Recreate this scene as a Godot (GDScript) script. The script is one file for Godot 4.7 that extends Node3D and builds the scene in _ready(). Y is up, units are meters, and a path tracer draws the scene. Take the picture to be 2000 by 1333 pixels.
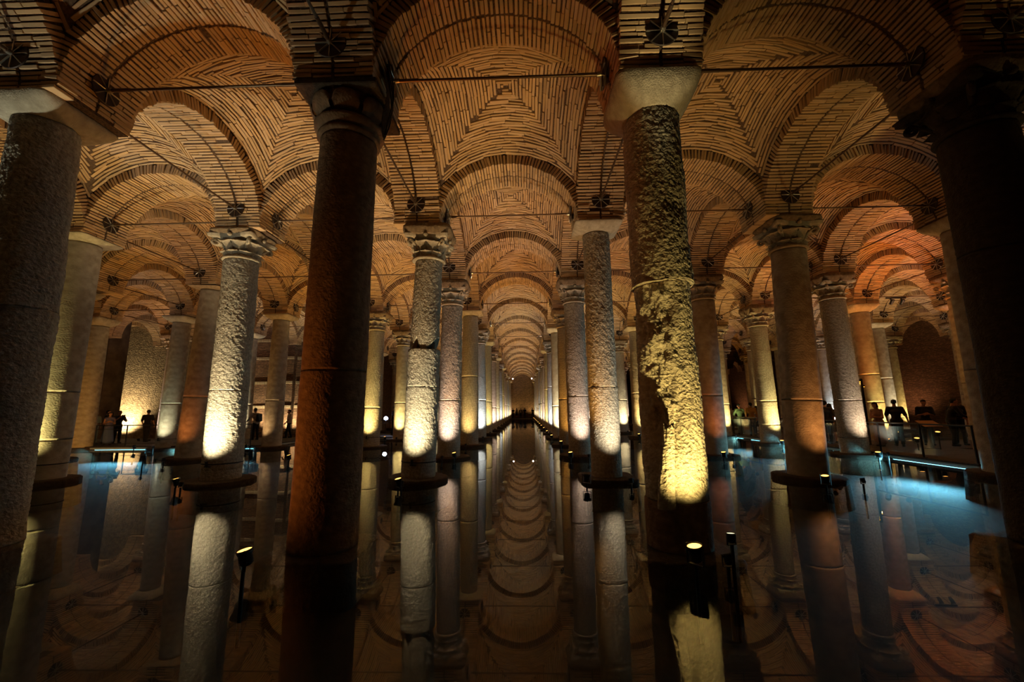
extends Node3D
# A flooded underground cistern: rows of stone columns carrying brick arches and vaults.
# The grid: column line i stands at x = (i + 0.5) * SX, row k at z = -(Z0 + k * SZ); the water is y = 0.

const SX := 4.8
const SZ := 4.854
const Z0 := 5.943
const SPR := 6.6          # springing of the arches
const HW := 0.6           # half width of an arch
const RISE := 1.6         # rise of an arch above its springing
const RING := 0.28        # depth of the arch bricks
const DOME := 0.46        # how far a vault rises above its arches
const KEND := 15
const FLOOR_Y := -0.6
const AMBER := Color(1.0, 0.71, 0.32)
const WARM := Color(1.0, 0.94, 0.78)
const PINK := Color(1.0, 0.89, 0.84)
const COOL := Color(0.86, 0.92, 1.0)
const CYAN := Color(0.50, 0.88, 1.0)

var rng := RandomNumberGenerator.new()
var M := {}
var bricks: Array[Mesh] = []
var plain_bricks: Array[Mesh] = []
var brick_mats: Array[Material] = []
var nz := FastNoiseLite.new()
var nz2 := FastNoiseLite.new()
var nz3 := FastNoiseLite.new()
var lamp_gain := 1.0

# ------------------------------------------------------------------ shapes

class Shape:
	var pos := PackedVector3Array()
	var grp := PackedInt32Array()
	var g := 0
	func tri(a: Vector3, b: Vector3, c: Vector3) -> void:
		pos.append(a); pos.append(b); pos.append(c)
		grp.append(g); grp.append(g); grp.append(g)
	func quad(a: Vector3, b: Vector3, c: Vector3, d: Vector3) -> void:
		tri(a, b, c); tri(a, c, d)
	func grid(p: PackedVector3Array, nu: int, nv: int, wrap := false, flip := false) -> void:
		var cu := nu if wrap else nu - 1
		for j in nv - 1:
			for i in cu:
				var a := p[j * nu + i]
				var b := p[j * nu + (i + 1) % nu]
				var c := p[(j + 1) * nu + (i + 1) % nu]
				var d := p[(j + 1) * nu + i]
				if flip:
					quad(a, d, c, b)
				else:
					quad(a, b, c, d)
		g += 1
	# a turned profile: points (radius, height) from the bottom up; it is outside when seen from outside
	func lathe(prof: Array, sides: int, at := Vector3.ZERO, bas := Basis.IDENTITY) -> void:
		var p := PackedVector3Array()
		for q in prof:
			for i in sides:
				var t := TAU * i / sides
				p.append(at + bas * Vector3(q.x * cos(t), q.y, q.x * sin(t)))
		grid(p, sides, prof.size(), true)
	func disc(r: float, y: float, sides: int, up: bool, at := Vector3.ZERO, bas := Basis.IDENTITY) -> void:
		for i in sides:
			var t := TAU * i / sides
			var u := TAU * (i + 1) / sides
			var a := at + bas * Vector3(0, y, 0)
			var b := at + bas * Vector3(r * cos(t), y, r * sin(t))
			var c := at + bas * Vector3(r * cos(u), y, r * sin(u))
			if up:
				tri(a, b, c)
			else:
				tri(a, c, b)
		g += 1
	func solid(prof: Array, sides: int, at := Vector3.ZERO, bas := Basis.IDENTITY) -> void:
		lathe(prof, sides, at, bas)
		disc(prof[0].x, prof[0].y, sides, false, at, bas)
		disc(prof[-1].x, prof[-1].y, sides, true, at, bas)
	func box(c: Vector3, s: Vector3, bev := 0.0, bas := Basis.IDENTITY, jit := Vector3.ZERO, r: RandomNumberGenerator = null, bv := Vector3.ZERO) -> void:
		var h := s * 0.5
		if bv == Vector3.ZERO: bv = Vector3.ONE * bev
		var v := {}
		for ix in [-1, 1]:
			for iy in [-1, 1]:
				for iz in [-1, 1]:
					var j := Vector3.ZERO
					if r:
						j = Vector3(r.randf_range(-jit.x, jit.x), r.randf_range(-jit.y, jit.y), r.randf_range(-jit.z, jit.z))
					var o := Vector3(h.x * ix, h.y * iy, h.z * iz) + j
					v[Vector3i(ix, iy, iz)] = [c + bas * (o - Vector3(0, bv.y * iy, bv.z * iz)), c + bas * (o - Vector3(bv.x * ix, 0, bv.z * iz)), c + bas * (o - Vector3(bv.x * ix, bv.y * iy, 0))]
		var K := func(x: int, y: int, z: int, n: int) -> Vector3: return v[Vector3i(x, y, z)][n]
		for s2 in [-1, 1]:
			fq([K.call(s2, -1, -1, 0), K.call(s2, 1, -1, 0), K.call(s2, 1, 1, 0), K.call(s2, -1, 1, 0)], bas * Vector3(s2, 0, 0))
			fq([K.call(-1, s2, -1, 1), K.call(1, s2, -1, 1), K.call(1, s2, 1, 1), K.call(-1, s2, 1, 1)], bas * Vector3(0, s2, 0))
			fq([K.call(-1, -1, s2, 2), K.call(1, -1, s2, 2), K.call(1, 1, s2, 2), K.call(-1, 1, s2, 2)], bas * Vector3(0, 0, s2))
		if bv != Vector3.ZERO:
			for a in [-1, 1]:
				for b in [-1, 1]:
					fq([K.call(a, b, -1, 0), K.call(a, b, 1, 0), K.call(a, b, 1, 1), K.call(a, b, -1, 1)], bas * Vector3(a, b, 0))
					fq([K.call(a, -1, b, 0), K.call(a, 1, b, 0), K.call(a, 1, b, 2), K.call(a, -1, b, 2)], bas * Vector3(a, 0, b))
					fq([K.call(-1, a, b, 1), K.call(1, a, b, 1), K.call(1, a, b, 2), K.call(-1, a, b, 2)], bas * Vector3(0, a, b))
					for e in [-1, 1]:
						var t := [K.call(a, b, e, 0), K.call(a, b, e, 1), K.call(a, b, e, 2)]
						var n: Vector3 = (t[1] - t[0]).cross(t[2] - t[0])
						if n.dot(bas * Vector3(a, b, e)) > 0.0:
							tri(t[0], t[2], t[1])
						else:
							tri(t[0], t[1], t[2])
						g += 1
	func fq(q: Array, out: Vector3) -> void:
		var n: Vector3 = (q[1] - q[0]).cross(q[2] - q[0])
		if n.dot(out) > 0.0:
			quad(q[0], q[3], q[2], q[1])
		else:
			quad(q[0], q[1], q[2], q[3])
		g += 1
	# a round bar along a path
	func tube(path: Array, rad: Variant, sides := 8, caps := true) -> void:
		var p := PackedVector3Array()
		var n := path.size()
		var prev := Vector3.ZERO
		for k in n:
			var d: Vector3 = (path[min(k + 1, n - 1)] - path[max(k - 1, 0)]).normalized()
			var side := prev
			if k == 0:
				side = d.cross(Vector3.UP if absf(d.y) < 0.9 else Vector3.RIGHT).normalized()
			side = (side - d * side.dot(d)).normalized()
			prev = side
			var up := d.cross(side)
			var r: float = rad[k] if rad is Array else rad
			for i in sides:
				var t := TAU * i / sides
				p.append(path[k] + side * (r * cos(t)) - up * (r * sin(t)))
		grid(p, sides, n, true)
		if caps:
			for i in sides:
				tri(path[0], p[(i + 1) % sides], p[i])
				var o := (n - 1) * sides
				tri(path[n - 1], p[o + i], p[o + (i + 1) % sides])
			g += 1
	func add(o: Shape, t: Transform3D) -> void:
		for i in o.pos.size():
			pos.append(t * o.pos[i])
			grp.append(o.grp[i] + g)
		g += o.g + 1
	func mesh() -> ArrayMesh:
		var st := SurfaceTool.new()
		st.begin(Mesh.PRIMITIVE_TRIANGLES)
		for i in pos.size():
			st.set_smooth_group(grp[i])
			st.add_vertex(pos[i])
		st.generate_normals()
		st.index()
		return st.commit()

# one smooth sheet of points, rows of nu, quick for large ones
func sheet(p: PackedVector3Array, nu: int, nv: int, wrap := false, flip := false) -> ArrayMesh:
	var ix := PackedInt32Array()
	var cu := nu if wrap else nu - 1
	ix.resize(cu * (nv - 1) * 6)
	var n := 0
	for j in nv - 1:
		for i in cu:
			var a := j * nu + i
			var b := j * nu + (i + 1) % nu
			var c := b + nu
			var d := a + nu
			if flip:
				ix[n] = a; ix[n + 1] = d; ix[n + 2] = c; ix[n + 3] = a; ix[n + 4] = c; ix[n + 5] = b
			else:
				ix[n] = a; ix[n + 1] = b; ix[n + 2] = c; ix[n + 3] = a; ix[n + 4] = c; ix[n + 5] = d
			n += 6
	return from_arrays(p, ix)

func from_arrays(p: PackedVector3Array, ix: PackedInt32Array) -> ArrayMesh:
	# smooth normals, clockwise faces
	var nn := PackedVector3Array()
	nn.resize(p.size())
	for t in range(0, ix.size(), 3):
		var a := ix[t]
		var b := ix[t + 1]
		var c := ix[t + 2]
		var f := (p[c] - p[a]).cross(p[b] - p[a])
		nn[a] += f
		nn[b] += f
		nn[c] += f
	for k in nn.size():
		nn[k] = nn[k].normalized()
	var ar := []
	ar.resize(Mesh.ARRAY_MAX)
	ar[Mesh.ARRAY_VERTEX] = p
	ar[Mesh.ARRAY_NORMAL] = nn
	ar[Mesh.ARRAY_INDEX] = ix
	var m := ArrayMesh.new()
	m.add_surface_from_arrays(Mesh.PRIMITIVE_TRIANGLES, ar)
	return m

# ------------------------------------------------------------------ nodes

var used := {}
func numbered(called: String) -> String:
	var n: int = used.get(called, 0)
	used[called] = n + 1
	return called if n == 0 else "%s_%03d" % [called, n]

func tag(o: Node, label := "", category := "", group := "", kind := "") -> Node:
	if label: o.set_meta("label", label)
	if category: o.set_meta("category", category)
	if group: o.set_meta("group", group)
	if kind: o.set_meta("kind", kind)
	return o

func thing(called: String, label: String, category: String, at := Vector3.ZERO, group := "", kind := "") -> Node3D:
	var o := Node3D.new()
	o.name = numbered(called)
	o.position = at
	add_child(o)
	tag(o, label, category, group, kind)
	return o

func part(parent: Node, called: String, mesh: Mesh, mat: Material, at := Transform3D.IDENTITY) -> MeshInstance3D:
	var o := MeshInstance3D.new()
	o.name = called
	o.mesh = mesh
	o.material_override = mat
	o.transform = at
	parent.add_child(o, true)
	return o

func single(called: String, mesh: Mesh, mat: Material, at := Vector3.ZERO) -> MeshInstance3D:
	var o := MeshInstance3D.new()
	o.name = numbered(called)
	o.mesh = mesh
	o.material_override = mat
	o.position = at
	add_child(o)
	return o

func wx(i: float) -> float: return (i + 0.5) * SX
func wz(k: float) -> float: return -(Z0 + k * SZ)

# ------------------------------------------------------------------ materials

func noise_tex(freq: float, seed_: int, octaves := 4, kind := FastNoiseLite.TYPE_SIMPLEX, ramp: Gradient = null, size := 512) -> NoiseTexture2D:
	var f := FastNoiseLite.new()
	f.noise_type = kind
	f.seed = seed_
	f.frequency = freq
	f.fractal_octaves = octaves
	var t := NoiseTexture2D.new()
	t.width = size
	t.height = size
	t.seamless = true
	t.noise = f
	if ramp: t.color_ramp = ramp
	return t

func ramp(stops: Array) -> Gradient:
	var g := Gradient.new()
	var o := PackedFloat32Array()
	var c := PackedColorArray()
	for s in stops:
		o.append(s[0])
		c.append(s[1])
	g.offsets = o
	g.colors = c
	return g

func plain(col: Color, rough := 0.8, metal := 0.0) -> StandardMaterial3D:
	var m := StandardMaterial3D.new()
	m.albedo_color = col
	m.roughness = rough
	m.metallic = metal
	return m

func stone(tex: Texture2D, height: Texture2D, relief: float, scale := 0.7, tint := Color.WHITE, rough := 0.85) -> StandardMaterial3D:
	var m := StandardMaterial3D.new()
	m.albedo_texture = tex
	m.albedo_color = tint
	m.roughness = rough
	m.metallic_specular = 0.35
	if height:
		m.heightmap_enabled = true
		m.heightmap_texture = height
		m.heightmap_scale = relief
	m.uv1_triplanar = true
	m.uv1_scale = Vector3.ONE * scale
	return m

func glow(col: Color, e: float) -> StandardMaterial3D:
	var m := plain(Color(0.1, 0.1, 0.1), 0.4)
	m.emission_enabled = true
	m.emission = col
	m.emission_energy_multiplier = e
	return m

func materials() -> void:
	var mott := noise_tex(0.012, 3, 5, FastNoiseLite.TYPE_SIMPLEX, ramp([[0.0, Color(0.50, 0.46, 0.40)], [0.45, Color(0.62, 0.58, 0.51)], [0.7, Color(0.67, 0.63, 0.55)], [1.0, Color(0.75, 0.71, 0.63)]]))
	var smoo := noise_tex(0.006, 9, 4, FastNoiseLite.TYPE_SIMPLEX, ramp([[0.0, Color(0.55, 0.51, 0.45)], [0.5, Color(0.64, 0.60, 0.53)], [1.0, Color(0.72, 0.68, 0.61)]]))
	var pit := noise_tex(0.03, 5, 4, FastNoiseLite.TYPE_CELLULAR)
	var fine := noise_tex(0.035, 6, 5)
	M.rough = stone(mott, pit, 3.0, 1.3)
	M.medium = stone(mott, pit, 1.8, 1.6)
	M.smooth = stone(smoo, fine, 0.7, 1.0)
	M.brown = stone(mott, fine, 0.9, 1.0, Color(0.80, 0.68, 0.58))
	M.carved = stone(smoo, fine, 1.0, 1.6, Color(0.98, 0.95, 0.9))
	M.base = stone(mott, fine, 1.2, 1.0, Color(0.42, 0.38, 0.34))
	M.impost = stone(mott, pit, 1.5, 1.2, Color(0.72, 0.64, 0.55))
	M.mortar = stone(noise_tex(0.02, 12, 4, FastNoiseLite.TYPE_SIMPLEX, ramp([[0.0, Color(0.24, 0.18, 0.14)], [1.0, Color(0.46, 0.36, 0.27)]])), fine, 1.5, 1.5)
	M.plaster = stone(noise_tex(0.004, 15, 4, FastNoiseLite.TYPE_SIMPLEX, ramp([[0.0, Color(0.36, 0.31, 0.27)], [1.0, Color(0.52, 0.46, 0.40)]])), fine, 0.5, 0.4)
	M.rubble = stone(mott, fine, 3.0, 0.35, Color(0.80, 0.74, 0.66))
	# brick walls too far off to tell their bricks apart: courses as relief and colour
	var im := Image.create(512, 512, false, Image.FORMAT_RGB8)
	var hm := Image.create(512, 512, false, Image.FORMAT_RGB8)
	var r := RandomNumberGenerator.new()
	r.seed = 77
	im.fill(Color(0.34, 0.28, 0.23))
	hm.fill(Color(0.1, 0.1, 0.1))
	for row in 32:
		var x := -r.randi_range(0, 40)
		while x < 512:
			var w := r.randi_range(38, 60)
			var s := r.randf_range(0.72, 1.1)
			var c := Color(0.56 * s, 0.43 * s, 0.33 * s)
			var hh := r.randf_range(0.6, 1.0)
			var rc := Rect2i(x, row * 16 + r.randi_range(0, 2), w - 5, r.randi_range(8, 10))
			im.fill_rect(rc, c)
			hm.fill_rect(rc, Color(hh, hh, hh))
			x += w
	M.wall_brick = stone(ImageTexture.create_from_image(im), ImageTexture.create_from_image(hm), 4.0, 0.40)
	M.paving = stone(noise_tex(0.01, 21, 5, FastNoiseLite.TYPE_SIMPLEX, ramp([[0.0, Color(0.045, 0.047, 0.045)], [1.0, Color(0.085, 0.087, 0.08)]])), null, 0.0, 0.5)
	M.iron = plain(Color(0.42, 0.33, 0.25), 0.38, 0.8)
	M.plate = plain(Color(0.22, 0.17, 0.14), 0.55, 0.5)
	M.steel = plain(Color(0.70, 0.66, 0.60), 0.3, 0.9)
	M.black = plain(Color(0.035, 0.035, 0.04), 0.5)
	M.cable = plain(Color(0.03, 0.03, 0.03), 0.6)
	M.deck = stone(noise_tex(0.02, 31, 4, FastNoiseLite.TYPE_SIMPLEX, ramp([[0.0, Color(0.16, 0.15, 0.14)], [1.0, Color(0.30, 0.28, 0.26)]])), fine, 0.4, 0.8)
	M.fascia = plain(Color(0.55, 0.58, 0.56), 0.5)
	var w := StandardMaterial3D.new()
	w.transparency = BaseMaterial3D.TRANSPARENCY_ALPHA
	w.albedo_color = Color(0.3, 0.36, 0.35, 0.06)
	w.roughness = 0.0
	w.metallic_specular = 0.40
	w.normal_enabled = true
	var rip := noise_tex(0.010, 41, 2)
	rip.as_normal_map = true
	rip.bump_strength = 1.0
	w.normal_texture = rip
	w.normal_scale = 0.0025
	w.uv1_triplanar = true
	w.uv1_scale = Vector3.ONE * 0.25
	M.water = w
	M.glass = StandardMaterial3D.new()
	M.glass.transparency = BaseMaterial3D.TRANSPARENCY_ALPHA
	M.glass.albedo_color = Color(0.7, 0.8, 0.8, 0.05)
	M.glass.roughness = 0.02
	for k in 6:
		var t: float = [1.0, 0.90, 1.08, 0.95, 0.84, 1.04][k]
		var red: float = [0.0, 0.04, -0.03, 0.06, 0.02, -0.02][k]
		var lin := Color(0.46 * t + red * 0.3, 0.295 * t, 0.150 * t - red * 0.3)
		brick_mats.append(plain(lin.linear_to_srgb(), 0.9))
	var bm := plain(Color.WHITE, 0.9)
	bm.vertex_color_use_as_albedo = true
	M.brick = bm
	for k in 4:
		# unit brick: x is its length, y its depth, z its thickness, with worn edges
		var s := Shape.new()
		rng.seed = 900 + k
		s.box(Vector3.ZERO, Vector3(1, 1, 1), 0.0, Basis.IDENTITY, Vector3(0.012, 0.02, 0.10), rng, Vector3(0.014, 0.03, 0.13))
		bricks.append(s.mesh())
		s = Shape.new()
		rng.seed = 900 + k
		s.box(Vector3.ZERO, Vector3(1, 1, 1), 0.0, Basis.IDENTITY, Vector3(0.012, 0.02, 0.10), rng)
		plain_bricks.append(s.mesh())

# ------------------------------------------------------------------ ceiling: arches, vaults and their bricks

func arch_point(a: float, b: float, t: float) -> Vector2:
	return Vector2(a * cos(t), b * sin(t))

# transforms of an arch's bricks in the arch's own axes: x across the span, y up from the water, z along its width
func arch_bricks(a: float, seed_: int) -> Array:
	var r := RandomNumberGenerator.new()
	r.seed = seed_
	var out := []
	var t := 0.0
	var pitch := 0.078
	var ts := []
	var acc := 0.0
	var prev := arch_point(a, RISE, 0.0)
	var n := 4000
	ts.append(0.004)
	for q in range(1, n):
		var u := PI * q / n
		var p := arch_point(a, RISE, u)
		acc += p.distance_to(prev)
		prev = p
		if acc >= pitch:
			acc = 0.0
			ts.append(u)
	for c in ts.size():
		t = ts[c] + r.randf_range(-0.003, 0.003)
		var p := arch_point(a, RISE, t)
		var nrm := Vector2(cos(t) / a, sin(t) / RISE).normalized()
		var tilt := r.randf_range(-0.03, 0.03)
		# each half of the soffit is one long brick or two, with thin head joints
		var lim := HW
		for half in [-1.0, 1.0]:
			var cut := r.randf_range(0.22, 0.40) if r.randf() < 0.8 else 2.0
			for piece in 2:
				var q0 := 0.024 if piece == 0 else cut + 0.003
				var q1 := minf(cut - 0.003, lim) if piece == 0 else lim
				if q1 - q0 < 0.03: continue
				if q1 == lim and lim == HW: q1 += r.randf_range(-0.02, 0.018)
				if r.randf() < 0.004: continue
				var z0: float = half * q0
				var z1: float = half * q1
				var out_ := r.randf_range(-0.010, 0.020)
				var ang := tilt + r.randf_range(-0.035, 0.035)
				var n3 := Vector3(nrm.x, nrm.y, 0).rotated(Vector3(0, 0, 1), ang)
				var t3 := Vector3(-n3.y, n3.x, 0)
				var ax := Vector3(r.randf_range(-0.02, 0.02) * n3.x, r.randf_range(-0.02, 0.02) * n3.y, 1.0).normalized()
				var bas := Basis(ax * absf(z1 - z0), n3 * RING, t3 * r.randf_range(0.046, 0.066))
				out.append(Transform3D(bas, Vector3(p.x, SPR + p.y, (z0 + z1) * 0.5) + n3 * (RING * 0.5 + out_)))
	return out

func arch_body(a: float) -> ArrayMesh:
	var s := Shape.new()
	var inn := PackedVector3Array()
	var out := PackedVector3Array()
	var f1 := PackedVector3Array()
	var f2 := PackedVector3Array()
	var n := 33
	var w := HW - 0.03
	var groove := 0.03
	for k in n:
		var t := PI * k / (n - 1)
		var p := arch_point(a + 0.032, RISE + 0.032, t) + Vector2(0, SPR)
		var q := arch_point(a + RING, RISE + RING, t) + Vector2(0, SPR)
		for z in [-w, w]:
			inn.append(Vector3(p.x, p.y, z))
			out.append(Vector3(q.x, q.y, z))
		f1.append(Vector3(p.x, p.y, w)); f1.append(Vector3(q.x, q.y, w))
		f2.append(Vector3(p.x, p.y, -w)); f2.append(Vector3(q.x, q.y, -w))
	s.grid(inn, 2, n)
	s.grid(out, 2, n, false, true)
	s.grid(f1, 2, n)
	s.grid(f2, 2, n, false, true)
	return s.mesh()

var AU := SX * 0.5 - HW
var AV := SZ * 0.5 - HW

func vault_h(u: float, v: float) -> float:
	var pu := absf(u) / AU
	var pv := absf(v) / AV
	var m := maxf(pu, pv)
	var h: float
	if pv >= pu:
		h = (RISE + RING) * sqrt(maxf(0.0, 1.0 - pow(u / (AU + RING), 2)))
	else:
		h = (RISE + RING) * sqrt(maxf(0.0, 1.0 - pow(v / (AV + RING), 2)))
	return SPR + h + DOME * (1.0 - m * m)

func vault_bricks(seed_: int) -> Array:
	var r := RandomNumberGenerator.new()
	r.seed = seed_
	var out := []
	for side in 4:
		var along_x := side < 2
		var sg := 1.0 if side % 2 == 0 else -1.0
		var big := AV if along_x else AU     # measured towards the arch
		var wide := AU if along_x else AV
		var d := big - 0.03
		while d > 0.03:
			var lim := wide * d / big
			# walk along the course
			var x := -lim + r.randf_range(-0.05, 0.12)
			var wob := r.randf_range(-0.006, 0.006)
			var e := 0.01
			while x < lim - 0.04:
				var p0 := _vp(along_x, x, sg * d)
				var px := _vp(along_x, x + e, sg * d)
				var sp := p0.distance_to(px) / e
				var ln := r.randf_range(0.30, 0.62)
				var x1 := minf(x + ln / sp, lim + 0.02)
				var xm := (x + x1) * 0.5
				var dd := sg * (d + wob + r.randf_range(-0.006, 0.006))
				var pm := _vp(along_x, xm, dd)
				var pa := _vp(along_x, x, dd)
				var pb := _vp(along_x, x1, dd)
				var tl := (pb - pa)
				var L := tl.length()
				var pd := _vp(along_x, xm, dd - sg * 0.01)
				var tv := (pd - pm).normalized()
				var nn := tl.cross(tv).normalized()
				if nn.y < 0: nn = -nn
				tv = nn.cross(tl).normalized()
				if L > 0.05 and r.randf() > 0.004:
					var bas := Basis(tl * ((L - 0.006) / L), nn * 0.12, tv * r.randf_range(0.042, 0.066))
					bas = Basis(nn, r.randf_range(-0.03, 0.03)) * bas
					out.append(Transform3D(bas, pm + nn * (0.06 - r.randf_range(-0.006, 0.024))))
				x = x1
			# next course: one pitch along the surface
			var a := _vp(along_x, 0.0, sg * d)
			var b := _vp(along_x, 0.0, sg * (d - 0.01))
			d -= 0.078 / (a.distance_to(b) / 0.01)
	return out

func _vp(along_x: bool, a: float, d: float) -> Vector3:
	var u := a if along_x else d
	var v := d if along_x else a
	# keep to the web this course belongs to, also just past its groin
	var pu := absf(u) / AU
	var pv := absf(v) / AV
	var m := pv if along_x else pu
	var h: float
	if along_x:
		h = (RISE + RING) * sqrt(maxf(0.0, 1.0 - pow(u / (AU + RING), 2)))
	else:
		h = (RISE + RING) * sqrt(maxf(0.0, 1.0 - pow(v / (AV + RING), 2)))
	return Vector3(u, SPR + h + DOME * (1.0 - m * m), v)

func vault_web() -> ArrayMesh:
	var n := 33
	var p := PackedVector3Array()
	for j in n:
		for i in n:
			var u := lerpf(-AU - 0.02, AU + 0.02, float(i) / (n - 1))
			var v := lerpf(-AV - 0.02, AV + 0.02, float(j) / (n - 1))
			p.append(Vector3(u, vault_h(u, v) + 0.030, v))
	return sheet(p, n, n, false, true)

func brick_tone(r: RandomNumberGenerator) -> Color:
	var t := r.randf_range(0.84, 1.12)
	if r.randf() < 0.05: t *= 0.75
	var red := r.randf_range(-0.012, 0.018)
	return Color(0.46 * t + red, 0.295 * t, maxf(0.02, 0.150 * t - red))

# many bricks joined into one mesh, each with its own tone; worn: with rounded edges, for those near the viewer
func joined(list: Array, seed_: int, worn: bool) -> ArrayMesh:
	var r := RandomNumberGenerator.new()
	r.seed = seed_
	var P := PackedVector3Array()
	var N := PackedVector3Array()
	var C := PackedColorArray()
	var I := PackedInt32Array()
	var src := []
	for k in 4:
		var m: Mesh = bricks[k] if worn else plain_bricks[k]
		var ar := m.surface_get_arrays(0)
		src.append([ar[Mesh.ARRAY_VERTEX], ar[Mesh.ARRAY_NORMAL], ar[Mesh.ARRAY_INDEX]])
	for t: Transform3D in list:
		var q: Array = src[r.randi() % 4]
		var col := brick_tone(r)
		var o := P.size()
		var v: PackedVector3Array = t * (q[0] as PackedVector3Array)
		P.append_array(v)
		var nb := t.basis.inverse().transposed()
		for n: Vector3 in q[1]: N.append((nb * n).normalized())
		for n in v.size(): C.append(col)
		var ix: PackedInt32Array = q[2]
		if t.basis.determinant() < 0.0:
			for n in range(ix.size() - 1, -1, -1): I.append(ix[n] + o)
		else:
			for n in ix: I.append(n + o)
	var out := []
	out.resize(Mesh.ARRAY_MAX)
	out[Mesh.ARRAY_VERTEX] = P
	out[Mesh.ARRAY_NORMAL] = N
	out[Mesh.ARRAY_COLOR] = C
	out[Mesh.ARRAY_INDEX] = I
	var am := ArrayMesh.new()
	am.add_surface_from_arrays(Mesh.PRIMITIVE_TRIANGLES, out)
	return am

func brickwork(parent: Node, m: Mesh, flip: bool) -> void:
	var o := part(parent, "brickwork", m, M.brick, Transform3D(Basis(Vector3.UP, PI if flip else 0.0), Vector3.ZERO))
	o.set_meta("kind", "stuff")

func single_bricks(parent: Node, list: Array, seed_: int) -> void:
	var r := RandomNumberGenerator.new()
	r.seed = seed_
	for t in list:
		part(parent, "brick", bricks[r.randi() % 4], brick_mats[r.randi() % 6], t)

func in_block(i: int, k: int) -> bool:
	return i < -4 and k >= 5     # bay i lies between lines i and i+1; the walled-off corner

func build_ceiling() -> void:
	var root := thing("ceiling", "brick groin vaults and arches over the whole cistern", "ceiling", Vector3.ZERO, "", "structure")
	var body_x := arch_body(AU)
	var body_z := arch_body(AV)
	var web := vault_web()
	var lx := arch_bricks(AU, 11)
	var lx2 := arch_bricks(AU, 12)
	var lz := arch_bricks(AV, 13)
	var lz2 := arch_bricks(AV, 14)
	var lv := vault_bricks(21)
	var lv2 := vault_bricks(22)
	# worn bricks near the viewer, plain ones beyond
	var mx := [joined(lx, 1, false), joined(lx2, 2, false), joined(lx, 1, true), joined(lx2, 2, true)]
	var mz := [joined(lz, 3, false), joined(lz2, 4, false), joined(lz, 3, true), joined(lz2, 4, true)]
	var mv := [joined(lv, 5, false), joined(lv2, 6, false), joined(lv, 5, true), joined(lv2, 6, true)]
	var sp := Shape.new()
	sp.box(Vector3(0, 7.45, 0), Vector3(1.16, 1.7, 1.16))
	var pier := sp.mesh()
	var quart := Basis(Vector3.UP, PI / 2)
	for k in range(-2, KEND + 1):
		for i in range(-7, 7):
			# pier of masonry over every grid point
			if k >= -1 and k < KEND and i > -7 and i < 6 and not (in_block(i, k) and in_block(i - 1, k)) or (i == -7 or i == 6 or k == KEND):
				part(root, "springer", pier, M.mortar, Transform3D(Basis.IDENTITY, Vector3(wx(i), 0, wz(k))))
			var flip := (i * 7 + k * 5) % 2 == 0
			var pick := absi(i * 3 + k) % 2 + (2 if k <= 1 and absi(i) <= 4 else 0)
			# arch along x at row k, from line i to i+1
			if i < 6 and k >= -1 and not (in_block(i, k) and in_block(i, k - 1)):
				var b := part(root, "brick_arch", body_x, M.mortar, Transform3D(Basis.IDENTITY, Vector3(wx(i + 0.5), 0, wz(k))))
				if k == 0 and i >= -2 and i <= 0:
					single_bricks(b, arch_bricks(AU, 60 + i), 50 + i)
				elif k >= 0:
					brickwork(b, mx[pick], flip)
			# arch along z at line i, from row k to k+1
			if k < KEND and not (in_block(i, k) and in_block(i - 1, k)):
				var b := part(root, "brick_arch", body_z, M.mortar, Transform3D(quart, Vector3(wx(i), 0, wz(k + 0.5))))
				if k == 0 and i >= -2 and i <= 1:
					single_bricks(b, arch_bricks(AV, 70 + i), 80 + i)
				elif k >= -1:
					brickwork(b, mz[pick], flip)
			# vault of bay i, k
			if i < 6 and k < KEND and not in_block(i, k):
				var b := part(root, "vault", web, M.mortar, Transform3D(Basis.IDENTITY, Vector3(wx(i + 0.5), 0, wz(k + 0.5))))
				if k == 0 and i == -1:
					var own := vault_bricks(25)
					single_bricks(b, own.slice(0, 300), 90)
					brickwork(b, joined(own.slice(300), 7, true), false)
				elif k >= -1:
					brickwork(b, mv[pick], flip)
	var slab := Shape.new()
	slab.box(Vector3((wx(-7) + wx(6)) * 0.5, 9.5, (wz(-2) + wz(KEND)) * 0.5), Vector3(wx(6) - wx(-7) + 1.0, 0.5, wz(-2) - wz(KEND) + 1.0))
	part(root, "roof_slab", slab.mesh(), M.mortar)

# ------------------------------------------------------------------ walls, floor, water

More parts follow.
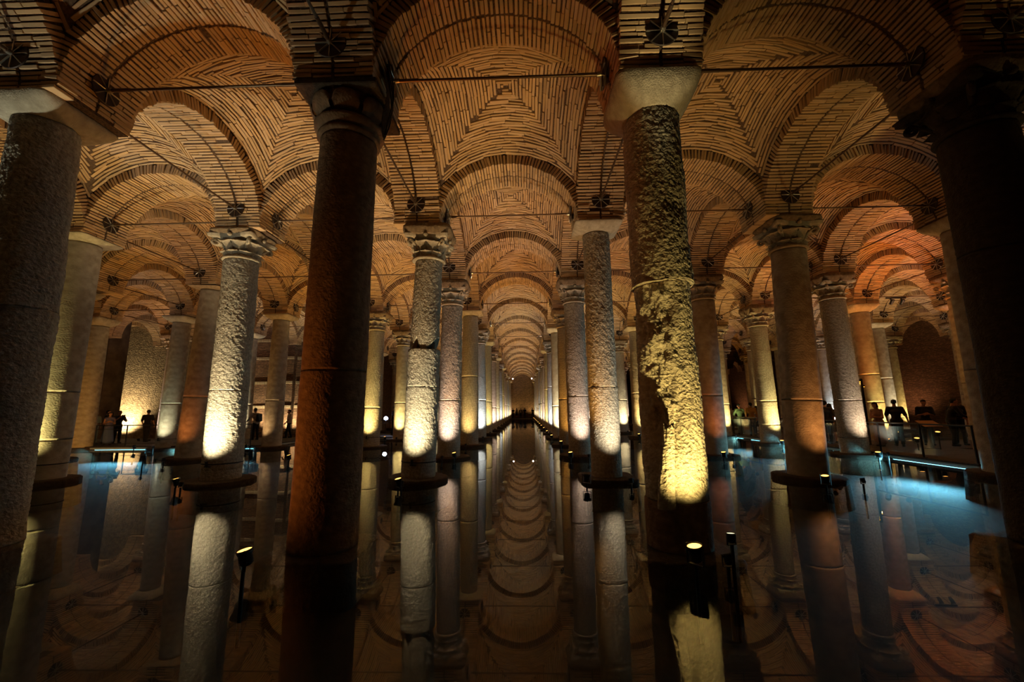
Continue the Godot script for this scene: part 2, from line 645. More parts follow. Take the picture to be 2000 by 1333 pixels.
func build_shell() -> void:
	var x0 := wx(-7)
	var x1 := wx(6)
	var z0 := wz(-2)
	var z1 := wz(KEND)
	var zc := (z0 + z1) * 0.5
	var mk := func(called: String, c: Vector3, s: Vector3, m: Material, label: String) -> Node3D:
		var b := Shape.new()
		b.box(Vector3.ZERO, s)
		var o := single(called, b.mesh(), m, c)
		tag(o, label, "wall", "", "structure")
		return o
	mk.call("wall_left", Vector3(x0 - 0.3, 4.2, zc), Vector3(0.6, 10.6, z0 - z1 + 1.2), M.plaster, "plastered side wall at the far left of the cistern")
	var rw: Node3D = mk.call("wall_right", Vector3(x1 + 0.3, 4.2, zc), Vector3(0.6, 10.6, z0 - z1 + 1.2), M.wall_brick, "dim brick side wall at the far right of the cistern")
	var bw: Node3D = mk.call("wall_back", Vector3((x0 + x1) * 0.5, 4.2, z1 - 0.3), Vector3(x1 - x0 + 1.2, 10.6, 0.6), M.wall_brick, "brick end wall closing the far end of the central aisle")
	mk.call("wall_front", Vector3((x0 + x1) * 0.5, 4.2, z0 + 0.3), Vector3(x1 - x0 + 1.2, 10.6, 0.6), M.wall_brick, "brick wall behind the viewer")
	# the walled-off corner on the left, with its pilasters and bands of pale stone
	var zb := wz(5)
	var xb := -15.4
	var wl: Node3D = mk.call("wall_corner", Vector3((x0 + xb) * 0.5, 4.2, (zb + z1) * 0.5), Vector3(xb - x0, 10.6, zb - z1), M.wall_brick, "brick wall with pale stone bands closing off the left corner")
	var c := wl.position
	var band := func(x: float, w: float, y: float, z: float) -> void:
		var n := int(ceil(w / 0.7))
		for q in n:
			var b := Shape.new()
			b.box(Vector3.ZERO, Vector3(w / n - 0.015, 0.2, 0.12), 0.015)
			part(wl, "stone", b.mesh(), M.carved, Transform3D(Basis.IDENTITY, Vector3(x - w * 0.5 + (q + 0.5) * w / n, y, z) - c))
	for px in [-17.3, -21.2]:
		var b := Shape.new()
		b.box(Vector3.ZERO, Vector3(1.7, 10.0, 0.35), 0.02)
		part(wl, "pilaster", b.mesh(), M.wall_brick, Transform3D(Basis.IDENTITY, Vector3(px, 4.2, zb + 0.17) - c))
	for y in [2.1, 3.85, 5.65, 7.0]:
		for q in [[-15.9, 1.0, 0.02], [-17.3, 1.72, 0.36], [-19.25, 2.2, 0.02], [-21.2, 1.72, 0.36], [-23.1, 2.1, 0.02]]:
			band.call(q[0], q[1], y, zb + q[2])
	var pv := Shape.new()
	pv.box(Vector3.ZERO, Vector3(7.4, 10.0, 0.3), 0.02)
	part(wl, "plaster_face", pv.mesh(), M.rubble, Transform3D(Basis.IDENTITY, Vector3(-27.5, 4.2, zb + 0.10) - c))
	mk.call("wall_pier", Vector3(-28.3, 4.2, -27.5), Vector3(1.7, 10.6, 1.4), M.plaster, "smooth plastered pier at the far left in front of the floodlit rough wall")
	# floor under the water, paved with large slabs where it can be seen lit
	var f := Shape.new()
	f.box(Vector3.ZERO, Vector3(x1 - x0, 0.4, z0 - z1))
	var fl := single("floor", f.mesh(), M.paving, Vector3((x0 + x1) * 0.5, FLOOR_Y - 0.2, zc))
	tag(fl, "dark stone floor lying under the still water", "floor", "", "structure")
	var p := PackedVector3Array([Vector3(x0, 0, z1), Vector3(x1, 0, z1), Vector3(x0, 0, z0), Vector3(x1, 0, z0)])
	var wa := single("water", sheet(p, 2, 2), M.water)
	tag(wa, "still dark water mirroring the columns and vaults", "water", "", "structure")

# ------------------------------------------------------------------ columns

const ROUGH := {
	"bark": [0.012, 0.010, 0.024], "pitted": [0.016, 0.010, 0.012], "worn": [0.007, 0.004, 0.008], "plain": [0.002, 0.001, 0.004],
}

# one drum of a shaft between heights a and b
func drum(r: float, a: float, b: float, kind: String, nu: int, rows_per_m: float, seed_: float, taper := 0.01, bite := 0.0, split := 0.0) -> ArrayMesh:
	var q: Array = ROUGH[kind]
	var nv := maxi(6, int((b - a) * rows_per_m))
	var p := PackedVector3Array()
	var cx := 0.0
	for j in nv + 1:
		var f := float(j) / nv
		var y := lerpf(a, b, f)
		var edge := (1.0 - f) * (b - a)      # only the upper edge of a drum is worn round
		var soft := 0.006 * pow(1.0 - clampf(edge / 0.05, 0.0, 1.0), 2)
		for i in nu:
			var t := TAU * i / nu
			var c := cos(t)
			var s := sin(t)
			var X := c * r + seed_ * 7.3
			var Z := s * r
			var d: float = nz.get_noise_3d(X * 15.0, y * 10.0, Z * 15.0) * q[0]
			d += nz2.get_noise_3d(X * 38.0, y * 26.0, Z * 38.0) * q[1]
			d += nz.get_noise_3d(X * 1.3, y * 0.7 + 40.0, Z * 1.3) * q[2] * 1.6
			if bite > 0.0:
				# a hollow broken out of the left side of the lower drum
				var k := maxf(0.0, -c * 0.55 + s * 0.75)
				d -= bite * smoothstep(0.35, 1.0, k) * smoothstep(a + 0.5, a + 1.1, y) * (0.6 + 0.6 * nz3.get_noise_2d(y * 1.6, t))
			var rr := r - taper * (y - 3.0) + d - soft
			if split > 0.0:
				# the foot of the drum is broken: a wedge is missing in front and the sides slope up
				var da := wrapf(t - (PI * 0.5 + 0.42), -PI, PI)
				var db := wrapf(t - 0.1, -PI, PI)
				var up := split * maxf(0.0, 1.0 - absf(da) / 0.34)
				up = maxf(up, split * 0.9 * smoothstep(1.25, 0.2, absf(db)))
				up = maxf(up, split * 0.5 * smoothstep(0.6, 0.1, absf(wrapf(t - PI - 0.2, -PI, PI))))
				p.append(Vector3(c * rr, lerpf(a + up, b, f), s * rr))
			else:
				p.append(Vector3(c * rr, y, s * rr))
	# close top and bottom towards the axis
	var top := PackedVector3Array()
	for i in nu: top.append(Vector3(p[nv * nu + i].x * 0.05, b, p[nv * nu + i].z * 0.05))
	var bot := PackedVector3Array()
	for i in nu: bot.append(Vector3(p[i].x * 0.05, a, p[i].z * 0.05))
	var all := PackedVector3Array(bot)
	all.append_array(p)
	all.append_array(top)
	return sheet(all, nu, nv + 3, true)

# cushion capital: round below, square above, its corners swelling out
func bell_shape(y0: float, y1: float, r: float, half: float, nu := 64) -> ArrayMesh:
	var p := PackedVector3Array()
	var nv := 22
	var H := y1 - y0
	for j in nv + 1:
		var f := float(j) / nv
		var y := y0 + H * f
		var g := clampf(f / 0.86, 0.0, 1.0)
		var w := lerpf(r + 0.015, half, sin(g * PI * 0.5) * 0.75 + g * 0.25)
		var ex := 2.0 + 9.0 * pow(g, 1.3)
		for i in nu:
			var t := TAU * i / nu
			var c := cos(t)
			var s := sin(t)
			var k := pow(pow(absf(c), ex) + pow(absf(s), ex), -1.0 / ex)
			var n := nz.get_noise_3d(c * 4.0 + y0, y * 6.0, s * 4.0) * 0.014
			p.append(Vector3(c * k * w, y, s * k * w) * Vector3(1.0 + n, 1, 1.0 + n))
	var all := PackedVector3Array()
	for i in nu: all.append(Vector3(p[i].x * 0.1, y0, p[i].z * 0.1))
	all.append_array(p)
	for i in nu: all.append(Vector3(p[nv * nu + i].x * 0.1, y1, p[nv * nu + i].z * 0.1))
	return sheet(all, nu, nv + 3, true)

# an acanthus leaf rising along the bell and curling out at its tip; local axes: y up, z outwards
func leaf_mesh(h: float, w: float, out: float, nu := 13, nv := 12) -> ArrayMesh:
	var front := PackedVector3Array()
	var back := PackedVector3Array()
	for j in nv + 1:
		var f := float(j) / nv
		# hugs the bell, then curls out and hangs over at the tip; narrow at the foot, so that dark gaps stay between the leaves
		var y := h * minf(f / 0.78, 1.0) if f < 0.78 else h * (1.0 - 1.1 * pow(f - 0.78, 1.3))
		var z := out * (0.10 * f + 0.95 * pow(f, 3.0))
		var ww := w * lerpf(0.40, 1.0, smoothstep(0.15, 0.75, f)) * (0.80 + 0.20 * absf(sin(f * PI * 4.5)))
		if f > 0.78: ww *= 1.0 - pow((f - 0.78) / 0.22, 2.0) * 0.75
		for i in nu:
			var s := lerpf(-1, 1, float(i) / (nu - 1))
			var rib := 0.016 * absf(sin(s * PI * 2.5)) * f + 0.022 * (1.0 - absf(s))
			var curl := -0.035 * s * s
			front.append(Vector3(s * ww, y, z + rib + curl))
			back.append(Vector3(s * ww, y - 0.012, z + curl - 0.02))
	var sh := Shape.new()
	sh.grid(front, nu, nv + 1, false, true)
	sh.grid(back, nu, nv + 1, false, false)
	for side in [0, nu - 1]:
		var e := PackedVector3Array()
		for j in nv + 1:
			e.append(front[j * nu + side])
			e.append(back[j * nu + side])
		sh.grid(e, 2, nv + 1, false, side != 0)
	var e2 := PackedVector3Array()
	for i in nu:
		e2.append(front[nv * nu + i])
		e2.append(back[nv * nu + i])
	sh.grid(e2, 2, nu, false, false)
	return sh.mesh()

var leaf_low: ArrayMesh
var leaf_high: ArrayMesh
var cap_core: ArrayMesh
var volute_mesh: ArrayMesh
var abacus_mesh: ArrayMesh
var boss_mesh: ArrayMesh
var impost_mesh: ArrayMesh
var cap_far: ArrayMesh

func capital_parts() -> void:
	leaf_low = leaf_mesh(0.15, 0.160, 0.10)
	leaf_high = leaf_mesh(0.40, 0.200, 0.21)
	var s := Shape.new()
	s.lathe([Vector2(0.30, 0.0), Vector2(0.435, 0.0), Vector2(0.455, 0.025), Vector2(0.45, 0.05), Vector2(0.425, 0.065)], 40)
	s.lathe([Vector2(0.425, 0.065), Vector2(0.38, 0.10), Vector2(0.37, 0.28), Vector2(0.39, 0.40), Vector2(0.45, 0.50), Vector2(0.49, 0.55)], 40)
	cap_core = s.mesh()
	# volute: a spiral scroll that stands on the diagonal, z outwards
	s = Shape.new()
	var path := []
	var rad := []
	for k in 15:
		var f := k / 14.0
		path.append(Vector3(0, 0.30 + 0.20 * f - 0.02 * f * f, 0.40 + 0.20 * f * f))
		rad.append(0.035 + 0.012 * f)
	var cc := Vector3(0, 0.43, 0.61)
	for k in 18:
		var f := k / 17.0
		var an := PI * 0.5 - f * TAU * 1.25
		var q := 0.075 * (1.0 - 0.72 * f)
		path.append(cc + Vector3(0, sin(an) * q, cos(an) * q))
		rad.append(0.042 * (1.0 - 0.45 * f))
	s.tube(path, rad, 8)
	volute_mesh = s.mesh()
	# abacus: hollow sides, cut corners
	s = Shape.new()
	var rim := PackedVector3Array()
	var n := 48
	for lev in [[0.0, 0.04], [0.012, 0.95], [0.03, 1.0], [0.075, 1.0], [0.09, 1.03], [0.12, 1.03], [0.12, 0.04]]:
		for i in n:
			var t := TAU * i / n
			var c := cos(t)
			var q := sin(t)
			var k := 1.0 / maxf(absf(c), absf(q))
			var off := minf(absf(c), absf(q)) / maxf(absf(c), absf(q))
			var w := 0.50 + 0.10 * pow(off, 2.0)
			k = minf(k * w, 0.79)
			rim.append(Vector3(c * k * lev[1], 0.54 + lev[0], q * k * lev[1]))
	s.grid(rim, n, 7, true)
	abacus_mesh = s.mesh()
	s = Shape.new()
	s.lathe([Vector2(0.0, -0.055), Vector2(0.045, -0.04), Vector2(0.062, 0.0), Vector2(0.045, 0.04), Vector2(0.0, 0.055)], 10)
	boss_mesh = s.mesh()
	# rough impost block: two lobes on every side
	var p := PackedVector3Array()
	var nu := 64
	var nv := 10
	for j in nv + 1:
		var f := float(j) / nv
		for i in nu:
			var t := TAU * i / nu
			var c := cos(t)
			var q := sin(t)
			var k := pow(pow(absf(c), 7.0) + pow(absf(q), 7.0), -1.0 / 7.0)
			var side := (fposmod(t + PI / 4, PI / 2) / (PI / 2)) * 2.0 - 1.0
			var lobe := absf(sin(side * PI))
			var w := lerpf(0.56, 0.62, smoothstep(0.0, 0.7, f)) + 0.05 * lobe * sin(f * PI)
			var dip := -0.05 * lobe * (1.0 - f)
			var nn := nz.get_noise_3d(c * 5.0, f * 3.0, q * 5.0) * 0.02
			p.append(Vector3(c * k * w * (1 + nn), 0.66 + 0.24 * f + dip, q * k * w * (1 + nn)))
	var all := PackedVector3Array()
	for i in nu: all.append(Vector3(p[i].x * 0.1, 0.66, p[i].z * 0.1))
	all.append_array(p)
	for i in nu: all.append(Vector3(p[nv * nu + i].x * 0.1, 0.90, p[nv * nu + i].z * 0.1))
	impost_mesh = sheet(all, nu, nv + 3, true)
	# the same capital in one mesh for columns too far off to show its leaves
	var st := SurfaceTool.new()
	st.begin(Mesh.PRIMITIVE_TRIANGLES)
	var l1 := leaf_mesh(0.15, 0.160, 0.10, 5, 6)
	var l2 := leaf_mesh(0.40, 0.200, 0.21, 5, 6)
	st.append_from(cap_core, 0, Transform3D.IDENTITY)
	for q in 8:
		var bas := Basis(Vector3.UP, TAU * q / 8)
		st.append_from(l1, 0, Transform3D(bas, bas * Vector3(0, 0.06, 0.385)))
		bas = Basis(Vector3.UP, TAU * (q + 0.5) / 8)
		st.append_from(l2, 0, Transform3D(bas, bas * Vector3(0, 0.08, 0.375)))
	for q in 4:
		st.append_from(volute_mesh, 0, Transform3D(Basis(Vector3.UP, PI / 4 + q * PI / 2), Vector3.ZERO))
	st.append_from(abacus_mesh, 0, Transform3D.IDENTITY)
	cap_far = st.commit()

func corinthian(parent: Node3D, y: float, near: bool, mat: Material, sx := 1.0) -> void:
	var at := Transform3D(Basis.from_scale(Vector3(sx, 1, sx)), Vector3(0, y, 0))
	if near:
		var c := part(parent, "capital", cap_core, mat, at)
		for q in 8:
			var bas := Basis(Vector3.UP, TAU * q / 8)
			part(c, "leaf", leaf_low, mat, Transform3D(bas, bas * Vector3(0, 0.06, 0.385)))
			bas = Basis(Vector3.UP, TAU * (q + 0.5) / 8)
			part(c, "leaf", leaf_high, mat, Transform3D(bas, bas * Vector3(0, 0.08, 0.375)))
		for q in 4:
			part(c, "volute", volute_mesh, mat, Transform3D(Basis(Vector3.UP, PI / 4 + q * PI / 2), Vector3.ZERO))
			var bas := Basis(Vector3.UP, q * PI / 2)
			part(c, "boss", boss_mesh, mat, Transform3D(bas, bas * Vector3(0, 0.61, 0.54)))
		part(c, "abacus", abacus_mesh, mat)
	else:
		part(parent, "capital", cap_far, mat, at)
	part(parent, "impost", impost_mesh, M.impost, Transform3D(Basis.from_scale(Vector3(1, (6.60 - y - 0.66) / 0.24, 1)), Vector3(0, y + 0.66 - 0.66 * (6.60 - y - 0.66) / 0.24, 0)))

# the uncut capital of the near left column: a turned ring, blunt lobes for leaves, a heavy dark slab
func uncut(parent: Node3D, y: float, r: float) -> void:
	var s := Shape.new()
	s.lathe([Vector2(0.2, y), Vector2(r + 0.01, y), Vector2(r + 0.035, y + 0.03), Vector2(r + 0.03, y + 0.07), Vector2(r, y + 0.09)], 56)
	s.lathe([Vector2(r, y + 0.09), Vector2(r + 0.03, y + 0.13), Vector2(r + 0.085, y + 0.18), Vector2(r + 0.09, y + 0.23), Vector2(r + 0.03, y + 0.27), Vector2(r + 0.02, y + 0.30)], 56)
	s.lathe([Vector2(r + 0.02, y + 0.30), Vector2(r + 0.05, y + 0.40), Vector2(r + 0.09, y + 0.60)], 56)
	var c := part(parent, "capital", s.mesh(), M.brown)
	var lobe := Shape.new()
	var p := PackedVector3Array()
	for j in 9:
		var f := j / 8.0
		for i in 15:
			var q := lerpf(-1, 1, i / 14.0)
			var top := sqrt(maxf(0.0, 1.0 - pow(absf(q), 2.6)))
			p.append(Vector3(q * 0.20 * (0.8 + 0.2 * f), f * 0.27 * (0.35 + 0.65 * top), (0.02 + 0.12 * sin(f * PI * 0.62)) * (0.55 + 0.45 * top)))
	lobe.grid(p, 15, 9, false, true)
	var under := PackedVector3Array()
	for i in 15:
		var a := p[8 * 15 + i]
		under.append(a)
		under.append(Vector3(a.x, a.y - 0.01, -0.10))
	lobe.grid(under, 2, 15)
	var lm := lobe.mesh()
	for q in 8:
		var bas := Basis(Vector3.UP, TAU * (q + 0.35) / 8)
		part(c, "lobe", lm, M.brown, Transform3D(bas, bas * Vector3(0, y + 0.29, r + 0.02)))
	var sl := Shape.new()
	sl.box(Vector3(0, y + 0.64, 0), Vector3(1.22, 0.10, 1.22), 0.015)
	part(c, "abacus", sl.mesh(), M.base)
	var up := Shape.new()
	up.box(Vector3(0, y + 0.76, 0), Vector3(1.06, 0.16, 1.06), 0.03)
	part(parent, "impost", up.mesh(), M.base)

func plinth_mesh(r: float, h: float, seed_: float, square := false) -> ArrayMesh:
	var p := PackedVector3Array()
	var nu := 48
	for lev in [[FLOOR_Y, 0.05], [FLOOR_Y, 1.06], [h - 0.1, 1.0], [h - 0.03, 1.0], [h, 0.96], [h + 0.004, 0.05]]:
		for i in nu:
			var t := TAU * i / nu
			var k := 1.0
			if square:
				k = minf(pow(pow(absf(cos(t)), 8.0) + pow(absf(sin(t)), 8.0), -0.125), 1.3)
			var n := 1.0 + nz3.get_noise_2d(cos(t) * 3.0 + seed_, sin(t) * 3.0) * 0.06
			p.append(Vector3(cos(t) * r * k * n * lev[1], lev[0], sin(t) * r * k * n * lev[1]))
	return sheet(p, nu, 6, true)

const ROWNAME := {
	-5: "fifth row left of aisle", -4: "fourth row left of aisle", -3: "third row left of aisle", -2: "second row left of aisle", -1: "left aisle edge",
	0: "right aisle edge", 1: "second row right of aisle", 2: "third row right of aisle", 3: "fourth row right of aisle", 4: "fifth row right of aisle", 5: "sixth row right of aisle",
}
const ORD := ["nearest", "second", "third", "fourth", "fifth", "sixth", "seventh", "eighth", "ninth", "tenth", "eleventh", "twelfth", "thirteenth", "fourteenth", "last"]

func where(i: int, k: int) -> String:
	return ORD[k] + " column, " + ROWNAME[i]

# i, k, capital (b cushion, c leafy, u uncut), texture, radius, top of the shaft, joints, shift at the bottom, shift at the top
var SPEC := {
	"0,0": {"cap": "b", "tex": "bark", "r": 0.405, "top": 6.125, "joints": [0.555, 3.49], "dx0": -0.02, "dx1": -0.02, "label": "near right column with bark-rough shaft, cushion capital and a broken stub at its foot"},
	"-1,0": {"cap": "u", "tex": "worn", "r": 0.435, "top": 5.90, "joints": [2.31], "dx0": 0.0, "dx1": 0.04, "label": "near left column with smooth dark shaft and an uncut lobed capital"},
	"-2,0": {"cap": "b", "tex": "bark", "r": 0.42, "top": 6.34, "joints": [3.31], "dx0": -0.05, "dx1": -0.17, "label": "rough column at the left edge of the photo under a wide cushion capital"},
	"1,0": {"cap": "c", "tex": "worn", "r": 0.44, "top": 5.75, "joints": [3.9], "dx0": 0.05, "dx1": 0.05, "label": "unlit column with shade put into its dark stone at the right edge of the photo"},
	"-1,1": {"cap": "c", "tex": "pitted", "r": 0.405, "top": 5.70, "joints": [2.34, 3.31], "dx0": 0.05, "dx1": 0.22, "label": "bright leafy-capital column with a wedge split above its middle joint, left of the aisle"},
	"0,1": {"cap": "b", "tex": "pitted", "r": 0.36, "top": 6.38, "joints": [2.28], "dx0": -0.04, "dx1": -0.04, "label": "half amber half grey column with a cushion capital, second on the aisle's right edge"},
	"-2,1": {"cap": "c", "tex": "pitted", "r": 0.43, "top": 5.82, "joints": [2.31], "dx0": -0.19, "dx1": -0.2, "label": "brightly lit pitted column with a cable collar and leafy capital, standing on a round plinth"},
	"1,1": {"cap": "c", "tex": "worn", "r": 0.42, "top": 5.80, "joints": [1.9], "dx0": 0.05, "dx1": 0.24, "label": "leaning leafy-capital column with amber glow at its foot and a round plinth in water"},
	"2,1": {"cap": "b", "tex": "worn", "r": 0.42, "top": 6.3, "joints": [2.6], "label": "dark column in shade beside the right walkway, behind the darkened right edge column"},
	"-3,1": {"cap": "b", "tex": "plain", "r": 0.43, "top": 6.44, "joints": [1.1, 2.33], "dx0": -0.1, "dx1": -0.03, "label": "smooth pale column with a yellow-lit left side under a wide cushion capital"},
	"-3,2": {"cap": "b", "tex": "plain", "r": 0.42, "top": 6.50, "joints": [2.34], "dx0": -0.2, "dx1": 0.04, "label": "brown amber-tinted column with a cushion capital left of the bright pitted column"},
	"-1,2": {"cap": "c", "tex": "pitted", "r": 0.40, "top": 5.68, "joints": [2.1], "dx0": -0.05, "dx1": 0.02, "label": "pinkish-lit leafy-capital column just behind the split column left of the aisle"},
	"0,2": {"cap": "c", "tex": "pitted", "r": 0.39, "top": 5.69, "joints": [2.2], "dx0": -0.07, "dx1": -0.1, "label": "pinkish-lit leafy-capital column, third on the right edge of the aisle"},
	"-1,3": {"cap": "b", "tex": "pitted", "r": 0.41, "top": 6.38, "joints": [3.35], "dx0": 0.07, "dx1": 0.09},
	"0,3": {"cap": "c", "tex": "pitted", "r": 0.39, "top": 5.69, "joints": [2.2]},
	"1,2": {"cap": "c", "tex": "plain", "r": 0.42, "top": 5.72, "joints": [2.17], "dx0": -0.04, "dx1": 0.0},
	"2,2": {"cap": "c", "tex": "pitted", "r": 0.41, "top": 5.66, "joints": [0.62, 1.94], "dx0": 0.1, "dx1": 0.01, "label": "grey pitted leafy-capital column at the water's edge by the right walkway"},
	"3,2": {"cap": "c", "tex": "worn", "r": 0.42, "top": 5.7, "joints": [2.5]},
	"2,3": {"cap": "c", "tex": "pitted", "r": 0.41, "top": 5.6, "joints": [0.9, 2.0], "dx0": -0.06, "dx1": -0.1},
	"-2,3": {"cap": "c", "tex": "pitted", "r": 0.39, "top": 5.7, "joints": [1.9], "dx0": 0.07, "dx1": 0.17},
	"-2,4": {"cap": "c", "tex": "worn", "r": 0.41, "top": 5.65, "joints": [2.2], "dx0": 0.08, "dx1": 0.11},
	"-3,3": {"cap": "b", "tex": "plain", "r": 0.41, "top": 6.34, "joints": [2.3]},
	"-4,3": {"cap": "b", "tex": "plain", "r": 0.42, "top": 6.3, "joints": [2.2], "dx0": -0.45, "dx1": -0.4},
	"-4,4": {"cap": "b", "tex": "plain", "r": 0.42, "top": 6.3, "joints": [2.2]},
	"-5,3": {"cap": "b", "tex": "plain", "r": 0.45, "top": 6.2, "joints": []},
	"-4,2": {"cap": "b", "tex": "plain", "r": 0.42, "top": 6.3, "joints": [2.2], "dx0": -0.75, "dx1": -0.7},
	"3,3": {"cap": "b", "tex": "worn", "r": 0.41, "top": 6.24, "joints": [1.9, 3.2], "dx0": 0.1, "dx1": 0.05},
	"4,4": {"cap": "b", "tex": "worn", "r": 0.42, "top": 6.3, "joints": [3.3]},
	"1,4": {"cap": "b", "tex": "pitted", "r": 0.41, "top": 6.35, "joints": [2.6]},
	"5,5": {"cap": "c", "tex": "worn", "r": 0.40, "top": 5.7, "joints": [0.9]},
	"4,3": {"cap": "b", "tex": "worn", "r": 0.42, "top": 6.3, "joints": [2.2]},
}
var far_shaft := {}

func column_here(i: int, k: int) -> bool:
	if i <= -4 and k >= 5: return false
	var far: int = {-5: 4, -4: 4, -3: 8, -2: 11, -1: 14, 0: 14, 1: 11, 2: 9, 3: 8, 4: 7, 5: 7}[i]
	return k >= 0 and k <= far

func spec(i: int, k: int) -> Dictionary:
	var key := "%d,%d" % [i, k]
	if SPEC.has(key): return SPEC[key]
	var h := absi(i * 37 + k * 101) % 7
	var leafy := h < 4
	return {"cap": "c" if leafy else "b", "tex": ["pitted", "worn", "plain"][h % 3], "r": 0.39 + 0.01 * (h % 4), "top": 5.7 if leafy else 6.34, "joints": [[2.3], [3.3], [1.9]][h % 3], "far": true}

func col_x(i: int, k: int) -> float:
	return wx(i) + spec(i, k).get("dx0", 0.0)

func build_columns() -> void:
	capital_parts()
	var plinths := [plinth_mesh(0.78, 0.09, 1.0), plinth_mesh(0.74, 0.12, 5.0), plinth_mesh(0.66, 0.10, 9.0, true), plinth_mesh(0.62, -0.06, 3.0, true)]
	var bells := {}
	for k in 15:
		for i in range(-5, 6):
			if not column_here(i, k): continue
			var s := spec(i, k)
			var texname: String = {"bark": "bark-rough", "pitted": "pitted", "worn": "worn", "plain": "smooth"}[s.tex]
			var lab: String = s.get("label", "%s stone column with %s capital, %s in %s" % [texname, "leafy" if s.cap == "c" else "plain cushion", ORD[k], ("the " if i > 0 or i < -1 else "row along the ") + ROWNAME[i]])
			var dx0: float = s.get("dx0", 0.0)
			var dx1: float = s.get("dx1", dx0)
			var o := thing("column", lab, "column", Vector3(wx(i) + dx0, 0, wz(k)), "columns carrying the vaults")
			o.rotation.z = -(dx1 - dx0) / 6.0
			var r: float = s.r
			var mat: Material = {"bark": M.rough, "pitted": M.medium, "worn": M.brown if s.cap == "u" else M.smooth, "plain": M.smooth}[s.tex]
			if i == 1 and k == 0: mat = M.base  # darker stone colour stands in for the shade on this column
			var near := k <= 2 and not s.has("far")
			part(o, "plinth", plinths[3] if k == 0 else plinths[absi(i + 2 * k) % 3] if k < 3 else plinths[absi(i) % 2], M.base)
			var cuts := [-0.05]
			cuts.append_array(s.joints)
			cuts.append(s.top)
			if s.has("far") or k >= 3:
				var key := "%s %s %s" % [s.tex, s.top, s.joints]
				if not far_shaft.has(key):
					var list := []
					for q in cuts.size() - 1:
						list.append(drum(0.40, cuts[q], cuts[q + 1], s.tex, 40, 16.0, float(far_shaft.size() * 3 + q)))
					far_shaft[key] = list
				for m in far_shaft[key]:
					part(o, "drum", m, mat, Transform3D(Basis.from_scale(Vector3(r / 0.40, 1, r / 0.40)), Vector3.ZERO))
			else:
				var nu: int = [150, 96, 64][k]
				if s.tex == "plain" or s.tex == "worn": nu = [96, 64, 48][k]
				var rows: float = [60.0, 38.0, 26.0][k]
				if s.tex == "plain" or s.tex == "worn": rows = [28.0, 20.0, 14.0][k]
				for q in cuts.size() - 1:
					var bite := 0.0
					var tex: String = s.tex
					var rr := r
					if i == 0 and k == 0:
						if q == 0: tex = "worn"
						if q == 1:
							bite = 0.16
							rr = r - 0.015
						if q == 2: rr = r + 0.02
					if i == -1 and k == 1 and q == 2: rr = r - 0.035
					var dm := drum(rr, cuts[q], cuts[q + 1], tex, nu, rows, i * 3.1 + k * 1.7 + q * 5.3, 0.004, bite, 0.34 if i == -1 and k == 1 and q == 2 else 0.0)
					var at := Transform3D.IDENTITY
					part(o, "drum", dm, M.brown if (i == 0 and k == 0 and q == 0) else mat, at)
			if [i, k] == [-1, 1]:
				var core := Shape.new()
				core.solid([Vector2(0.26, 3.28), Vector2(0.26, 3.8)], 32)
				part(o, "core", core.mesh(), M.base)
			if s.cap == "b":
				var bk := "%s %s" % [s.top, r]
				if not bells.has(bk): bells[bk] = bell_shape(s.top, 6.58, r, 0.62)
				part(o, "capital", bells[bk], M.carved)
			elif s.cap == "u":
				uncut(o, s.top, r)
			else:
				corinthian(o, s.top, k <= 3, M.base if (i == 1 and k == 0) else M.carved, r / 0.41)  # capital of the shaded column takes the same darkened stone
			# rings, straps and cables that single columns wear
			if [i, k] in [[-2, 1], [-3, 1], [-2, 3], [-1, 1], [-4, 3]]:
				var c := Shape.new()
				c.lathe([Vector2(r + 0.012, 0.475), Vector2(r + 0.03, 0.48), Vector2(r + 0.03, 0.498), Vector2(r + 0.012, 0.503)], 40)
				c.box(Vector3(-0.06, 0.5, r + 0.05), Vector3(0.05, 0.13, 0.05), 0.01)
				c.box(Vector3(-0.03, 0.435, r + 0.045), Vector3(0.16, 0.03, 0.04), 0.008)
				part(o, "cable_collar", c.mesh(), M.cable)
			if [i, k] == [-2, 1]:
				var c := Shape.new()
				c.lathe([Vector2(r + 0.004, 0.33), Vector2(r + 0.016, 0.335), Vector2(r + 0.016, 0.45), Vector2(r + 0.004, 0.455)], 48)
				part(o, "steel_band", c.mesh(), M.carved)
			if [i, k] == [0, 0]:
				extras_near_right(o, r)
			if [i, k] == [-1, 0]:
				extras_near_left(o)

# iron strap under the upper drum, and the ragged stub left of the foot
func extras_near_right(o: Node3D, r: float) -> void:
	var s := Shape.new()
	var p := PackedVector3Array()
	for lev in [[3.474, 0.0], [3.474, 0.020], [3.490, 0.022], [3.495, 0.0]]:
		for i in 64:
			var t := TAU * i / 64
			var n := nz.get_noise_2d(cos(t) * 6.0, sin(t) * 6.0) * 0.018
			p.append(Vector3(cos(t) * (r + lev[1] + n), lev[0] + n, sin(t) * (r + lev[1] + n)))
	s.grid(p, 64, 4, true)
	part(o, "lead_joint", s.mesh(), M.medium)
	var st := PackedVector3Array()
	var nu := 30
	var nv := 26
	for j in nv + 1:
		var f := float(j) / nv
		for i in nu:
			var t := TAU * i / nu
			var top := 1.52 + 0.10 * nz2.get_noise_2d(cos(t) * 8.0, sin(t) * 8.0)
			var y := lerpf(0.5, top, f)
			var w := lerpf(1.0, 0.62, f) + 0.16 * nz.get_noise_3d(cos(t) * 4.0, y * 3.0, sin(t) * 4.0)
			var q := Vector3(-0.17 - 0.10 * (1.0 - f) + cos(t) * 0.11 * w, y, 0.40 + sin(t) * 0.085 * w)
			st.append(q)
	for i in nu: st.append(Vector3(-0.17, 1.50, 0.40))
	part(o, "broken_stub", sheet(st, nu, nv + 2, true), M.rough)

